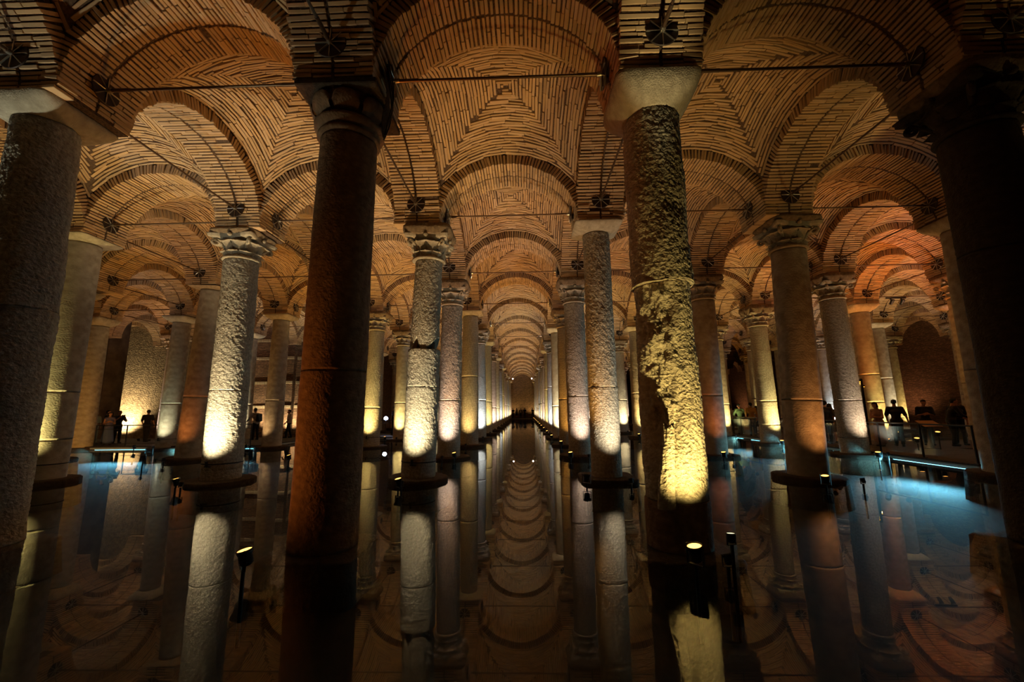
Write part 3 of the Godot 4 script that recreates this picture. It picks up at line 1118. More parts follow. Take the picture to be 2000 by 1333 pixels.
# a torn sheet of lead and loose cables hanging beside the uncut capital
func extras_near_left(o: Node3D) -> void:
	var s := Shape.new()
	var p := PackedVector3Array()
	for k in 13:
		var f := k / 12.0
		for e in [-1.0, 1.0]:
			p.append(Vector3(0.60 + 0.05 * sin(f * 5.0) + 0.10 * f, 6.95 - 1.15 * f, 0.30 + e * (0.10 - 0.045 * f) + 0.03 * sin(f * 9.0 + e)))
	s.grid(p, 2, 13)
	var p2 := PackedVector3Array()
	for q in p: p2.append(q + Vector3(0.012, 0, 0))
	s.grid(p2, 2, 13, false, true)
	part(o, "hanging_strip", s.mesh(), M.base)
	var c := Shape.new()
	for n in 3:
		var path := []
		for k in 12:
			var f := k / 11.0
			path.append(Vector3(0.62 + 0.03 * n + 0.08 * sin(f * PI), 7.1 - 1.25 * f, 0.16 + 0.06 * n + 0.05 * sin(f * 7.0 + n)))
		c.tube(path, 0.012, 6)
	part(o, "cable", c.mesh(), M.cable)

# ------------------------------------------------------------------ tie rods

var plate_mesh: ArrayMesh
var star_mesh: ArrayMesh
func build_rods() -> void:
	# anchor plate: a dished disc with eight ribs, its axis along y
	var s := Shape.new()
	s.solid([Vector2(0.225, -0.012), Vector2(0.235, 0.0), Vector2(0.225, 0.012)], 32)
	plate_mesh = s.mesh()
	s = Shape.new()
	for q in 8:
		var bas := Basis(Vector3.UP, TAU * q / 8)
		s.box(bas * Vector3(0.125, 0.022, 0), Vector3(0.21, 0.026, 0.014), 0.004, bas)
	s.solid([Vector2(0.035, 0.012), Vector2(0.035, 0.06), Vector2(0.025, 0.07)], 12)
	star_mesh = s.mesh()
	var bar := func(L: float, near: bool) -> Array:
		var a := Shape.new()
		var n := 14 if near else 8
		a.tube([Vector3(-L * 0.5, 0, 0), Vector3(L * 0.5, 0, 0)], 0.022, n)
		var b := Shape.new()
		b.tube([Vector3(L * 0.5 - 0.42, 0, 0), Vector3(L * 0.5 - 0.10, 0, 0)], 0.030, n)
		var c := Shape.new()
		c.tube([Vector3(L * 0.5 - 0.10, 0, 0), Vector3(L * 0.5 - 0.02, 0, 0)], 0.042, 6)
		return [a.mesh(), b.mesh(), c.mesh()]
	var Lx := AU * 1.916 - 0.06
	var Lz := AV * 1.916 - 0.06
	var rx: Array = bar.call(Lx, true)
	var rz: Array = bar.call(Lz, true)
	for k in range(0, 15):
		for i in range(-6, 6):
			if k < 0 or absi(i) > 6: continue
			var both := (i >= -5 and column_here(i, k)) and (i + 1 <= 5 and column_here(i + 1, k))
			if both:
				var lab := "iron tie rod across the central aisle between its %s pair of columns" % ORD[k]
				if i != -1:
					lab = "iron tie rod across the bay %s the central aisle, between its %s columns" % [["", "next right of", "second right of", "third right of", "fourth right of", "fifth right of"][i + 1] if i >= 0 else ["", "next left of", "second left of", "third left of", "fourth left of"][-i - 1], ORD[k]]
				rod(rx, Lx, Vector3(wx(i + 0.5), 7.03, wz(k)), 0.0, lab, k)
			if i >= -5 and column_here(i, k) and column_here(i, k + 1):
				rod(rz, Lz, Vector3(wx(i), 7.06, wz(k + 0.5)), PI / 2, "iron tie rod from %s to %s column along %s" % [ORD[k], ORD[k + 1], ROWNAME[i]], k)
	for i in range(-2, 2):
		rod(rz, Lz, Vector3(wx(i), 7.06, wz(-0.5)), PI / 2, "iron tie rod reaching over the viewer to the nearest column, %s" % ROWNAME[i], 0)

func rod(m: Array, L: float, at: Vector3, turn: float, lab: String, k: int) -> void:
	if k > 9 and turn != 0.0: return
	var o := thing("tie_rod", lab, "tie rod", at, "iron tie rods between the columns")
	o.rotation.y = turn
	part(o, "rod", m[0], M.iron)
	if k <= 5:
		for turn_ in [0.0, PI]:
			part(o, "sleeve", m[1], M.iron, Transform3D(Basis(Vector3.UP, turn_), Vector3.ZERO))
			part(o, "nut", m[2], M.steel, Transform3D(Basis(Vector3.UP, turn_), Vector3.ZERO))
	if k <= 8:
		for e in [-1.0, 1.0]:
			var pl := part(o, "anchor_plate", plate_mesh, M.plate, Transform3D(Basis(Vector3(0, 0, 1), e * PI / 2), Vector3(e * L * 0.5, 0, 0)))
			if k <= 4: part(pl, "rib_star", star_mesh, M.steel)

# ------------------------------------------------------------------ lamps

var lamp_body: ArrayMesh
var lamp_lens: ArrayMesh
var lamp_yoke: ArrayMesh
var lens_mats := {}

func lamp_meshes() -> void:
	# axis along y, the lens faces +y
	var s := Shape.new()
	s.solid([Vector2(0.045, -0.13), Vector2(0.062, -0.11), Vector2(0.066, -0.02), Vector2(0.078, 0.0), Vector2(0.080, 0.035), Vector2(0.074, 0.035), Vector2(0.072, 0.016)], 24)
	for q in 5:
		s.solid([Vector2(0.070, -0.105 + q * 0.017), Vector2(0.070, -0.098 + q * 0.017)], 24)
	lamp_body = s.mesh()
	s = Shape.new()
	s.solid([Vector2(0.071, 0.017), Vector2(0.071, 0.022)], 24)
	lamp_lens = s.mesh()
	s = Shape.new()
	s.box(Vector3(0.09, -0.06, 0), Vector3(0.012, 0.20, 0.035), 0.003)
	s.box(Vector3(-0.09, -0.06, 0), Vector3(0.012, 0.20, 0.035), 0.003)
	s.box(Vector3(0, -0.16, 0), Vector3(0.19, 0.012, 0.035), 0.003)
	lamp_yoke = s.mesh()

# a floodlight at `at`, aimed at `to`; e is its strength at one metre, ang the half angle of its cone
func lamp(at: Vector3, to: Vector3, col: Color, e: float, ang: float, label: String, group: String, shine := 6.0, size := 1.0, stake := true) -> Node3D:
	var o := thing("floodlight", label, "floodlight", at, group)
	var d := (to - at).normalized()
	var side := d.cross(Vector3(0, 0, 1))
	if side.length() < 0.05: side = Vector3(1, 0, 0)
	side = side.normalized()
	var bas := Basis(side, d, side.cross(d)).orthonormalized()
	var sc := Basis.from_scale(Vector3.ONE * size)
	part(o, "housing", lamp_body, M.black, Transform3D(bas * sc, Vector3.ZERO))
	var key := "%s %s" % [col, shine]
	if not lens_mats.has(key): lens_mats[key] = glow(col, shine)
	part(o, "lens", lamp_lens, lens_mats[key], Transform3D(bas * sc, Vector3.ZERO))
	part(o, "yoke", lamp_yoke, M.black, Transform3D(Basis(Vector3.UP, atan2(d.x, d.z)) * sc, Vector3.ZERO))
	if stake:
		var s := Shape.new()
		s.tube([Vector3(0, -0.16 * size, 0), Vector3(0, FLOOR_Y - at.y, 0)], 0.02, 8)
		part(o, "stake", s.mesh(), M.black)
	var l := SpotLight3D.new()
	l.name = "light"
	l.light_color = col
	l.light_energy = e * lamp_gain
	l.spot_angle = ang
	l.spot_angle_attenuation = 1.0
	l.spot_range = 60.0
	l.spot_attenuation = 2.0
	l.light_size = 0.06 * size
	l.shadow_enabled = true
	l.transform = Transform3D(Basis.looking_at(d, Vector3(0, 0, 1) if absf(d.y) > 0.9 else Vector3.UP), d * 0.06 * size)
	o.add_child(l)
	return o

func build_lamps() -> void:
	lamp_meshes()
	# amber uplights for the vaults: measured places for the near ones, one beside every other column
	var amber := {
		"0,0": Vector3(2.10, 0.30, -4.68), "-1,0": Vector3(-2.59, 0.30, -4.57), "0,1": Vector3(1.72, 0.25, -9.80), "-1,1": Vector3(-2.43, 0.25, -9.40), "0,2": Vector3(1.90, 0.25, -14.75),
		"-1,2": Vector3(-2.12, 0.25, -14.85), "1,1": Vector3(6.75, 0.25, -9.46), "1,2": Vector3(6.90, 0.25, -14.4), "2,3": Vector3(11.55, 0.25, -19.0), "2,2": Vector3(11.6, 0.25, -14.05),
		"-2,1": Vector3(-7.55, 0.25, -9.58), "-4,2": Vector3(-18.46, 0.25, -15.4), "0,3": Vector3(2.0, 0.25, -19.7), "1,4": Vector3(6.89, 0.25, -24.7), "-3,2": Vector3(-13.05, 0.25, -14.7),
	}
	for k in 15:
		for i in range(-5, 6):
			if not column_here(i, k): continue
			var key := "%d,%d" % [i, k]
			var at: Vector3 = amber.get(key, Vector3(col_x(i, k) - 0.55, 0.25, wz(k) + 1.15))
			var e := 25.0
			var col := AMBER
			if i == 1 and k == 0 or i == 2 and k == 1: continue
			if k == 0: e = 2.4
			if i == -2 and k == 0: e = 1.2
			if k == 1: e = 22.0
			if i <= -3: e *= 0.3 if k <= 1 else 0.7
			if i >= 0 and k <= 2: e *= 0.6
			if i == 1 and k == 1: e = 2.5
			if i >= 1: e *= 0.8
			if i in [3, 4] and k in [2, 3]:
				e *= 3.2
				col = Color(1.0, 0.50, 0.13)
			if k >= 2: e *= 0.72
			if k >= 5:
				e *= 0.6
				if i < -1 or i > 0:
					if (i + k) % 2 == 0: continue
					e *= 2.0
			var aim := Vector3(at.x - 1.4, 8.6, at.z + (1.0 if k == 0 else 1.4))
			var ang := 38.0
			if k <= 2: e *= 0.85 if i < 0 else 0.75
			if i == 0 and k == 1: aim = Vector3(2.0, 8.6, -10.4)
			if i == -4 and k == 2:
				aim = Vector3(-21.5, 2.2, -22.5)
				e = 14.0
			if i == -2 and k == 1: e = 12.0
			lamp(at, aim, col, e, ang, "amber floodlight on a stake before the %s" % where(i, k), "amber floodlights on stakes in the water", 5.0)
	# whiter floodlights that graze the shafts: colour, strength, place beside the column (x, towards the viewer)
	var white := {
		"0,0": [Color(1.0, 0.87, 0.52), 16.0, 0.06, 0.89], "-1,1": [WARM, 15.0, -0.02, 1.0], "-1,2": [PINK, 9.0, 0.0, 0.95], "-1,3": [Color(1.0, 0.85, 0.55), 6.0, 0.0, 0.95], "0,1": [Color(0.95, 0.90, 0.80), 6.5, 0.25, 0.9],
		"0,2": [PINK, 7.0, 0.12, 0.9], "0,3": [AMBER, 2.5, 0.0, 0.9], "0,4": [WARM, 16.0, -0.1, 0.9], "-2,1": [WARM, 17.0, 0.06, 1.0], "-2,3": [Color(1.0, 0.88, 0.55), 14.0, 0.0, 0.95], "-3,1": [Color(1.0, 0.93, 0.60), 9.0, -0.12, 0.95],
		"-3,2": [Color(1.0, 0.58, 0.28), 1.2, 0.2, 1.0], "-3,3": [Color(1.0, 0.8, 0.55), 2.0, -0.3, 0.8], "-4,3": [Color(0.95, 0.95, 0.80), 3.5, 0.25, 0.8], "1,1": [Color(1.0, 0.66, 0.36), 2.2, 0.22, 1.0], "1,2": [Color(1.0, 0.55, 0.28), 1.1, 0.0, 1.0],
		"2,2": [Color(1.0, 0.9, 0.8), 5.0, 0.1, 0.9], "2,3": [Color(1.0, 0.92, 0.62), 13.0, 0.15, 0.9], "1,4": [Color(1.0, 0.90, 0.60), 13.0, 0.1, 0.9], "3,3": [Color(1.0, 0.86, 0.5), 10.0, 0.1, 0.9], "4,4": [WARM, 12.0, 0.25, 0.8],
		"5,5": [Color(1.0, 0.85, 0.5), 9.0, 0.2, 0.8], "-2,0": [Color(0.86, 0.88, 0.80), 15.0, -1.05, 0.45], "-1,0": [Color(1.0, 0.42, 0.12), 3.0, -0.60, -0.95], "1,0": [], "2,1": [], "-2,2": [], "-5,3": [], "-4,2": [], "1,3": [WARM, 6.0, 0.0, 0.9],
	}
	for k in 15:
		for i in range(-5, 6):
			if not column_here(i, k): continue
			var w: Array = white.get("%d,%d" % [i, k], [[WARM, PINK, Color(1.0, 0.9, 0.6), COOL][absi(i * 5 + k * 3) % 4], 11.0, (0.3 if i < 0 else -0.3) if absi(i * 2 + 1) == 1 else 0.1, 0.85])
			if w.is_empty() or k >= 6 and (i < -2 or i > 2): continue
			var x: float = col_x(i, k)
			var at := Vector3(x + w[2] * 1.2, 0.2, wz(k) + w[3] * 1.35)
			var aim := Vector3(x + w[2] * 0.3, 2.5, wz(k) + w[3] * 0.40)
			var near_bark: bool = i == 0 and k == 0
			if near_bark: aim.y = 1.6
			if i == -2 and k == 0: aim.y = 4.0
			lamp(at, aim, w[0], w[1] * (0.9 if near_bark else 2.0), 36.0 if near_bark else 45.0, "small floodlight grazing the shaft of the %s" % where(i, k), "small floodlights grazing the shafts", 1.6, 0.6)

# ------------------------------------------------------------------ people

var head_mesh: ArrayMesh
var hand_mesh: ArrayMesh

# surface nets over tapered capsules [from, to, radius, radius], smoothly joined
func nets(bones: Array, cell: float, k: float) -> ArrayMesh:
	var lo := Vector3.ONE * 1e9
	var hi := -lo
	for b in bones:
		var r: float = maxf(b[2], b[3])
		lo = lo.min(b[0] - Vector3.ONE * r).min(b[1] - Vector3.ONE * r)
		hi = hi.max(b[0] + Vector3.ONE * r).max(b[1] + Vector3.ONE * r)
	lo -= Vector3.ONE * cell * 3
	hi += Vector3.ONE * cell * 3
	var nx := int((hi.x - lo.x) / cell) + 2
	var ny := int((hi.y - lo.y) / cell) + 2
	var nn := int((hi.z - lo.z) / cell) + 2
	var f := PackedFloat32Array()
	f.resize(nx * ny * nn)
	f.fill(1.0)
	for b in bones:
		var a: Vector3 = b[0]
		var ab: Vector3 = b[1] - a
		var ra: float = b[2]
		var rb: float = b[3]
		var l2 := maxf(ab.length_squared(), 1e-9)
		var rr := maxf(ra, rb) + k + cell * 2
		var l := ((a.min(b[1]) - Vector3.ONE * rr - lo) / cell).floor()
		var h := ((a.max(b[1]) + Vector3.ONE * rr - lo) / cell).ceil()
		for z in range(maxi(0, int(l.z)), mini(nn, int(h.z) + 1)):
			for y in range(maxi(0, int(l.y)), mini(ny, int(h.y) + 1)):
				var o := (z * ny + y) * nx
				for x in range(maxi(0, int(l.x)), mini(nx, int(h.x) + 1)):
					var p := lo + Vector3(x, y, z) * cell - a
					var t := clampf(p.dot(ab) / l2, 0.0, 1.0)
					var d := (p - ab * t).length() - lerpf(ra, rb, t)
					var c := f[o + x]
					var q := maxf(k - absf(c - d), 0.0) / k
					f[o + x] = minf(c, d) - q * q * k * 0.25
	var vid := {}
	var pos := PackedVector3Array()
	var ix := PackedInt32Array()
	var off := [0, 1, nx, nx + 1, nx * ny, nx * ny + 1, nx * ny + nx, nx * ny + nx + 1]
	var cor := [Vector3(0, 0, 0), Vector3(1, 0, 0), Vector3(0, 1, 0), Vector3(1, 1, 0), Vector3(0, 0, 1), Vector3(1, 0, 1), Vector3(0, 1, 1), Vector3(1, 1, 1)]
	var edges := [[0, 1], [2, 3], [4, 5], [6, 7], [0, 2], [1, 3], [4, 6], [5, 7], [0, 4], [1, 5], [2, 6], [3, 7]]
	for z in nn - 1:
		for y in ny - 1:
			var o := (z * ny + y) * nx
			for x in nx - 1:
				var n := o + x
				var f0 := f[n]
				if f0 > cell * 2.0 or f0 < -cell * 2.0: continue
				var neg := 0
				for q in 8:
					if f[n + off[q]] < 0.0: neg += 1
				if neg == 0 or neg == 8: continue
				var s := Vector3.ZERO
				var m := 0
				for e in edges:
					var va := f[n + off[e[0]]]
					var vb := f[n + off[e[1]]]
					if (va < 0.0) != (vb < 0.0):
						s += (cor[e[0]] as Vector3).lerp(cor[e[1]], va / (va - vb))
						m += 1
				vid[n] = pos.size()
				pos.append(lo + (Vector3(x, y, z) + s / m) * cell)
	var st := [1, nx, nx * ny]
	for n in vid:
		for ax in 3:
			var u: int = st[(ax + 1) % 3]
			var v: int = st[(ax + 2) % 3]
			var va := f[n]
			var vb := f[n + st[ax]]
			if (va < 0.0) == (vb < 0.0): continue
			if not (vid.has(n - u) and vid.has(n - v) and vid.has(n - u - v)): continue
			var a: int = vid[n]
			var b: int = vid[n - u]
			var c: int = vid[n - u - v]
			var d: int = vid[n - v]
			if va < 0.0:
				ix.append_array([a, d, c, a, c, b])
			else:
				ix.append_array([a, b, c, a, c, d])
	return from_arrays(pos, ix)

func moved(parts: Array) -> ArrayMesh:
	var st := SurfaceTool.new()
	st.begin(Mesh.PRIMITIVE_TRIANGLES)
	for q in parts: st.append_from(q[0], 0, q[1])
	return st.commit()

func people_meshes() -> void:
	# head: the face looks to +z, the origin is the middle of the head
	var B := []
	B.append([Vector3(0, 0.035, -0.02), Vector3(0, 0.03, 0.01), 0.080, 0.076])
	B.append([Vector3(0, -0.045, 0.025), Vector3(0, -0.075, 0.045), 0.056, 0.034])
	B.append([Vector3(0, 0.0, 0.078), Vector3(0, -0.024, 0.098), 0.010, 0.014])
	B.append([Vector3(-0.035, 0.022, 0.070), Vector3(0.035, 0.022, 0.070), 0.012, 0.012])
	B.append([Vector3(-0.018, -0.056, 0.076), Vector3(0.018, -0.056, 0.076), 0.010, 0.010])
	B.append([Vector3(0, -0.09, 0.062), Vector3(0, -0.092, 0.06), 0.018, 0.018])
	for s in [-1, 1]:
		B.append([Vector3(s * 0.076, 0.012, -0.012), Vector3(s * 0.078, -0.024, -0.004), 0.013, 0.009])
		B.append([Vector3(s * 0.038, -0.02, 0.056), Vector3(s * 0.036, -0.04, 0.05), 0.022, 0.02])
	B.append([Vector3(0, -0.06, -0.015), Vector3(0, -0.16, -0.025), 0.050, 0.054])
	head_mesh = nets(B, 0.0055, 0.014)
	# hand: the wrist at the origin, the fingers towards -y, the palm faces +z, the thumb towards +x
	var H := []
	H.append([Vector3(-0.022, -0.02, 0), Vector3(-0.028, -0.085, 0.004), 0.014, 0.014])
	H.append([Vector3(0.0, -0.02, 0), Vector3(0.0, -0.09, 0.002), 0.015, 0.014])
	H.append([Vector3(0.02, -0.02, 0), Vector3(0.027, -0.085, 0.004), 0.015, 0.013])
	H.append([Vector3(0, 0.03, 0), Vector3(0, -0.02, 0), 0.024, 0.022])
	var fl := [0.062, 0.078, 0.084, 0.074]
	for q in 4:
		var x := -0.032 + 0.021 * q
		var L: float = fl[q]
		var a := Vector3(x, -0.09, 0.004)
		var b := a + Vector3(x * 0.12, -L * 0.45, 0.012)
		var c := b + Vector3(x * 0.05, -L * 0.30, 0.022)
		var d := c + Vector3(0, -L * 0.18, 0.022)
		H.append([a, b, 0.009, 0.0085])
		H.append([b, c, 0.0085, 0.008])
		H.append([c, d, 0.008, 0.007])
	H.append([Vector3(0.022, -0.035, 0.006), Vector3(0.048, -0.068, 0.018), 0.014, 0.010])
	H.append([Vector3(0.048, -0.068, 0.018), Vector3(0.056, -0.095, 0.030), 0.010, 0.008])
	hand_mesh = nets(H, 0.0034, 0.006)

var skins: Array = []
var cloth_cache := {}
func cloth(c: Color) -> Material:
	if not cloth_cache.has(c):
		var m := plain(c, 0.9)
		m.rim_enabled = true
		m.rim = 0.2
		cloth_cache[c] = m
	return cloth_cache[c]

# a standing figure facing +z, feet on y = 0. p: h height, lean forward, twist and nod of the head, la/ra elbow and wrist of the left and right arm, gap between the feet, step
func figure(p: Dictionary) -> Dictionary:
	var h: float = p.get("h", 1.74)
	var k := h / 1.74
	var lean: float = p.get("lean", 0.02)
	var wide: float = 0.19 if p.get("male", true) else 0.165
	var gap: float = p.get("gap", 0.095)
	var step: float = p.get("step", 0.06)
	var fat: float = p.get("fat", 1.0)
	var hip := Vector3(0, 0.94, 0)
	var chest := hip + Vector3(0, 0.34, lean * 0.7)
	var neck := hip + Vector3(0, 0.53, lean)
	var sh := {}
	var el := {}
	var wr := {}
	var arms: Dictionary = p.get("arms", {})
	for s in [-1, 1]:
		sh[s] = neck + Vector3(s * wide, -0.055, -0.01)
		var a: Array = arms.get(s, [Vector3(s * 0.06, -0.29, -0.02), Vector3(s * 0.05, -0.53, 0.06)])
		el[s] = sh[s] + a[0]
		wr[s] = sh[s] + a[1]
	var hp := {}
	var kn := {}
	var an := {}
	for s in [-1, 1]:
		hp[s] = hip + Vector3(s * 0.085, -0.02, 0)
		an[s] = Vector3(s * gap, 0.085, s * step)
		kn[s] = Vector3(s * (gap * 0.5 + 0.045), 0.50, s * step * 0.5 + 0.03)
	var torso := [
		[hip + Vector3(-0.07, 0.0, 0), hip + Vector3(0.07, 0.0, 0), 0.105 * fat, 0.105 * fat],
		[hip + Vector3(0, 0.05, 0), hip + Vector3(0, 0.20, lean * 0.3), 0.118 * fat, 0.112 * fat],
		[chest + Vector3(-0.07, 0, 0), chest + Vector3(0.07, 0, 0), 0.105, 0.105],
		[hip + Vector3(0, 0.2, lean * 0.3), chest, 0.112 * fat, 0.115],
		[neck + Vector3(-wide + 0.02, -0.055, -0.01), neck + Vector3(wide - 0.02, -0.055, -0.01), 0.058, 0.058],
		[chest, neck + Vector3(0, -0.03, 0), 0.11, 0.06],
	]
	var upper := []
	var fore := []
	var thigh := []
	var shank := []
	var feet := []
	for s in [-1, 1]:
		upper.append([sh[s], el[s], 0.054, 0.042])
		fore.append([el[s], wr[s], 0.040, 0.027])
		thigh.append([hp[s], kn[s], 0.086, 0.058])
		shank.append([kn[s], an[s], 0.056, 0.038])
		feet.append([an[s] + Vector3(0, -0.045, -0.03), an[s] + Vector3(s * 0.03, -0.052, 0.13), 0.036, 0.030])
	var nk := [[neck + Vector3(0, -0.05, 0), neck + Vector3(0, 0.08, 0.012), 0.058, 0.054]]
	var all := torso + upper + fore + thigh + shank + feet + nk
	var headc := neck + Vector3(0, 0.165, 0.03 + p.get("nod", 0.0) * 0.06)
	var hb := Basis(Vector3.UP, p.get("twist", 0.0)) * Basis(Vector3.RIGHT, p.get("nod", 0.0))
	var parts := [[nets(all, 0.018, 0.03), Transform3D.IDENTITY], [head_mesh, Transform3D(hb, headc)]]
	for s in [-1, 1]:
		var d: Vector3 = (wr[s] - el[s]).normalized()
		var y := -d
		var zf := Vector3(-s, 0, 0.25)
		zf = (zf - y * zf.dot(y)).normalized()
		var x := y.cross(zf)
		if s > 0:
			parts.append([hand_mesh, Transform3D(Basis(x, y, zf), wr[s])])
		else:
			parts.append([hand_mesh, Transform3D(Basis(x, y, zf), wr[s])])
	var out := {"h": k, "body": moved(parts), "wr": wr, "neck": neck, "head": headc}
	var grow := func(list: Array, g: float) -> Array:
		var o := []
		for b in list: o.append([b[0], b[1], b[2] + g, b[3] + g])
		return o
	var top: Array = grow.call(torso, 0.016)
	if p.get("sleeve", 1) == 1:
		for b in upper: top.append([b[0], b[0].lerp(b[1], 0.85), b[2] + 0.020, b[3] + 0.022])
	elif p.get("sleeve", 1) == 2:
		top.append_array(grow.call(upper, 0.016))
		for b in fore: top.append([b[0], b[0].lerp(b[1], 0.93), b[2] + 0.014, b[3] + 0.014])
	var low := []
	match p.get("legs", "trousers"):
		"trousers":
			low.append_array(grow.call(thigh, 0.014))
			for b in shank: low.append([b[0], b[0].lerp(b[1], 0.94), b[2] + 0.016, b[3] + 0.022])
			low.append([hip + Vector3(-0.07, -0.01, 0), hip + Vector3(0.07, -0.01, 0), 0.112 * fat, 0.112 * fat])
		"skirt", "dress":
			for s in [-1, 1]:
				low.append([hip + Vector3(s * 0.06, 0.06, 0), Vector3(s * 0.13, 0.24, 0.05 * s), 0.115, 0.135])
			low.append([hip + Vector3(0, 0.05, 0), Vector3(0, 0.22, 0.05), 0.12, 0.17])
			low.append([hip + Vector3(0, 0.05, 0), Vector3(0, 0.22, -0.07), 0.12, 0.17])
		"shorts":
			for b in thigh: low.append([b[0], b[0].lerp(b[1], 0.9), b[2] + 0.018, b[3] + 0.032])
			low.append([hip + Vector3(-0.07, -0.01, 0), hip + Vector3(0.07, -0.01, 0), 0.112 * fat, 0.112 * fat])
	out.top = nets(top, 0.018, 0.03)
	out.low = nets(low, 0.018, 0.035)
	out.shoes = [nets(grow.call([feet[0]], 0.010), 0.014, 0.02), nets(grow.call([feet[1]], 0.010), 0.014, 0.02)]
	var hair := []
	var H := func(a: Vector3, b: Vector3, ra: float, rb: float) -> void:
		hair.append([headc + hb * a, headc + hb * b, ra, rb])
	H.call(Vector3(0, 0.050, -0.028), Vector3(0, 0.056, -0.004), 0.084, 0.076)
	H.call(Vector3(0, 0.0, -0.048), Vector3(0, 0.03, -0.04), 0.062, 0.076)
	match p.get("hair", "short"):
		"bun":
			H.call(Vector3(0, 0.15, -0.05), Vector3(0, 0.17, -0.055), 0.045, 0.04)
		"long":
			H.call(Vector3(0, 0.0, -0.07), Vector3(0, -0.24, -0.085), 0.068, 0.062)
			for s in [-1, 1]: H.call(Vector3(s * 0.06, 0.03, -0.03), Vector3(s * 0.065, -0.20, -0.05), 0.04, 0.035)
		"curly":
			for q in 14:
				var t := q * 2.4
				H.call(Vector3(0.085 * cos(t), 0.07 - 0.012 * q, -0.04 + 0.07 * sin(t) - 0.03), Vector3(0.09 * cos(t), 0.06 - 0.012 * q, -0.07 + 0.07 * sin(t)), 0.05, 0.045)
		"bob":
			for s in [-1, 1]: H.call(Vector3(s * 0.07, 0.04, -0.02), Vector3(s * 0.07, -0.07, -0.02), 0.035, 0.03)
			H.call(Vector3(0, 0.0, -0.07), Vector3(0, -0.09, -0.07), 0.06, 0.055)
	out.hair = nets(hair, 0.011, 0.02)
	return out

var figs := {}
func person(kind: String, x: float, z: float, turn: float, h: float, label: String, top: Color, low: Color, skin := Color(0.62, 0.44, 0.34), hair := Color(0.03, 0.025, 0.02), y := 0.15) -> Node3D:
	var f: Dictionary = figs[kind]
	var o := thing("person", label, "person", Vector3(x, y, -z), "visitors on the walkways")
	o.rotation.y = turn
	var t := Transform3D(Basis.from_scale(Vector3.ONE * h / 1.74), Vector3.ZERO)
	var b := part(o, "body", f.body, cloth(skin), t)
	b.set_meta("label", "bare skin of head, arms and hands")
	part(o, "top", f.top, cloth(top), t)
	part(o, f.get("lowname", "trousers"), f.low, cloth(low), t)
	for q in f.shoes: part(o, "shoe", q, cloth(Color(0.06, 0.06, 0.06)), t)
	part(o, "hair", f.hair, cloth(hair), t)
	return o

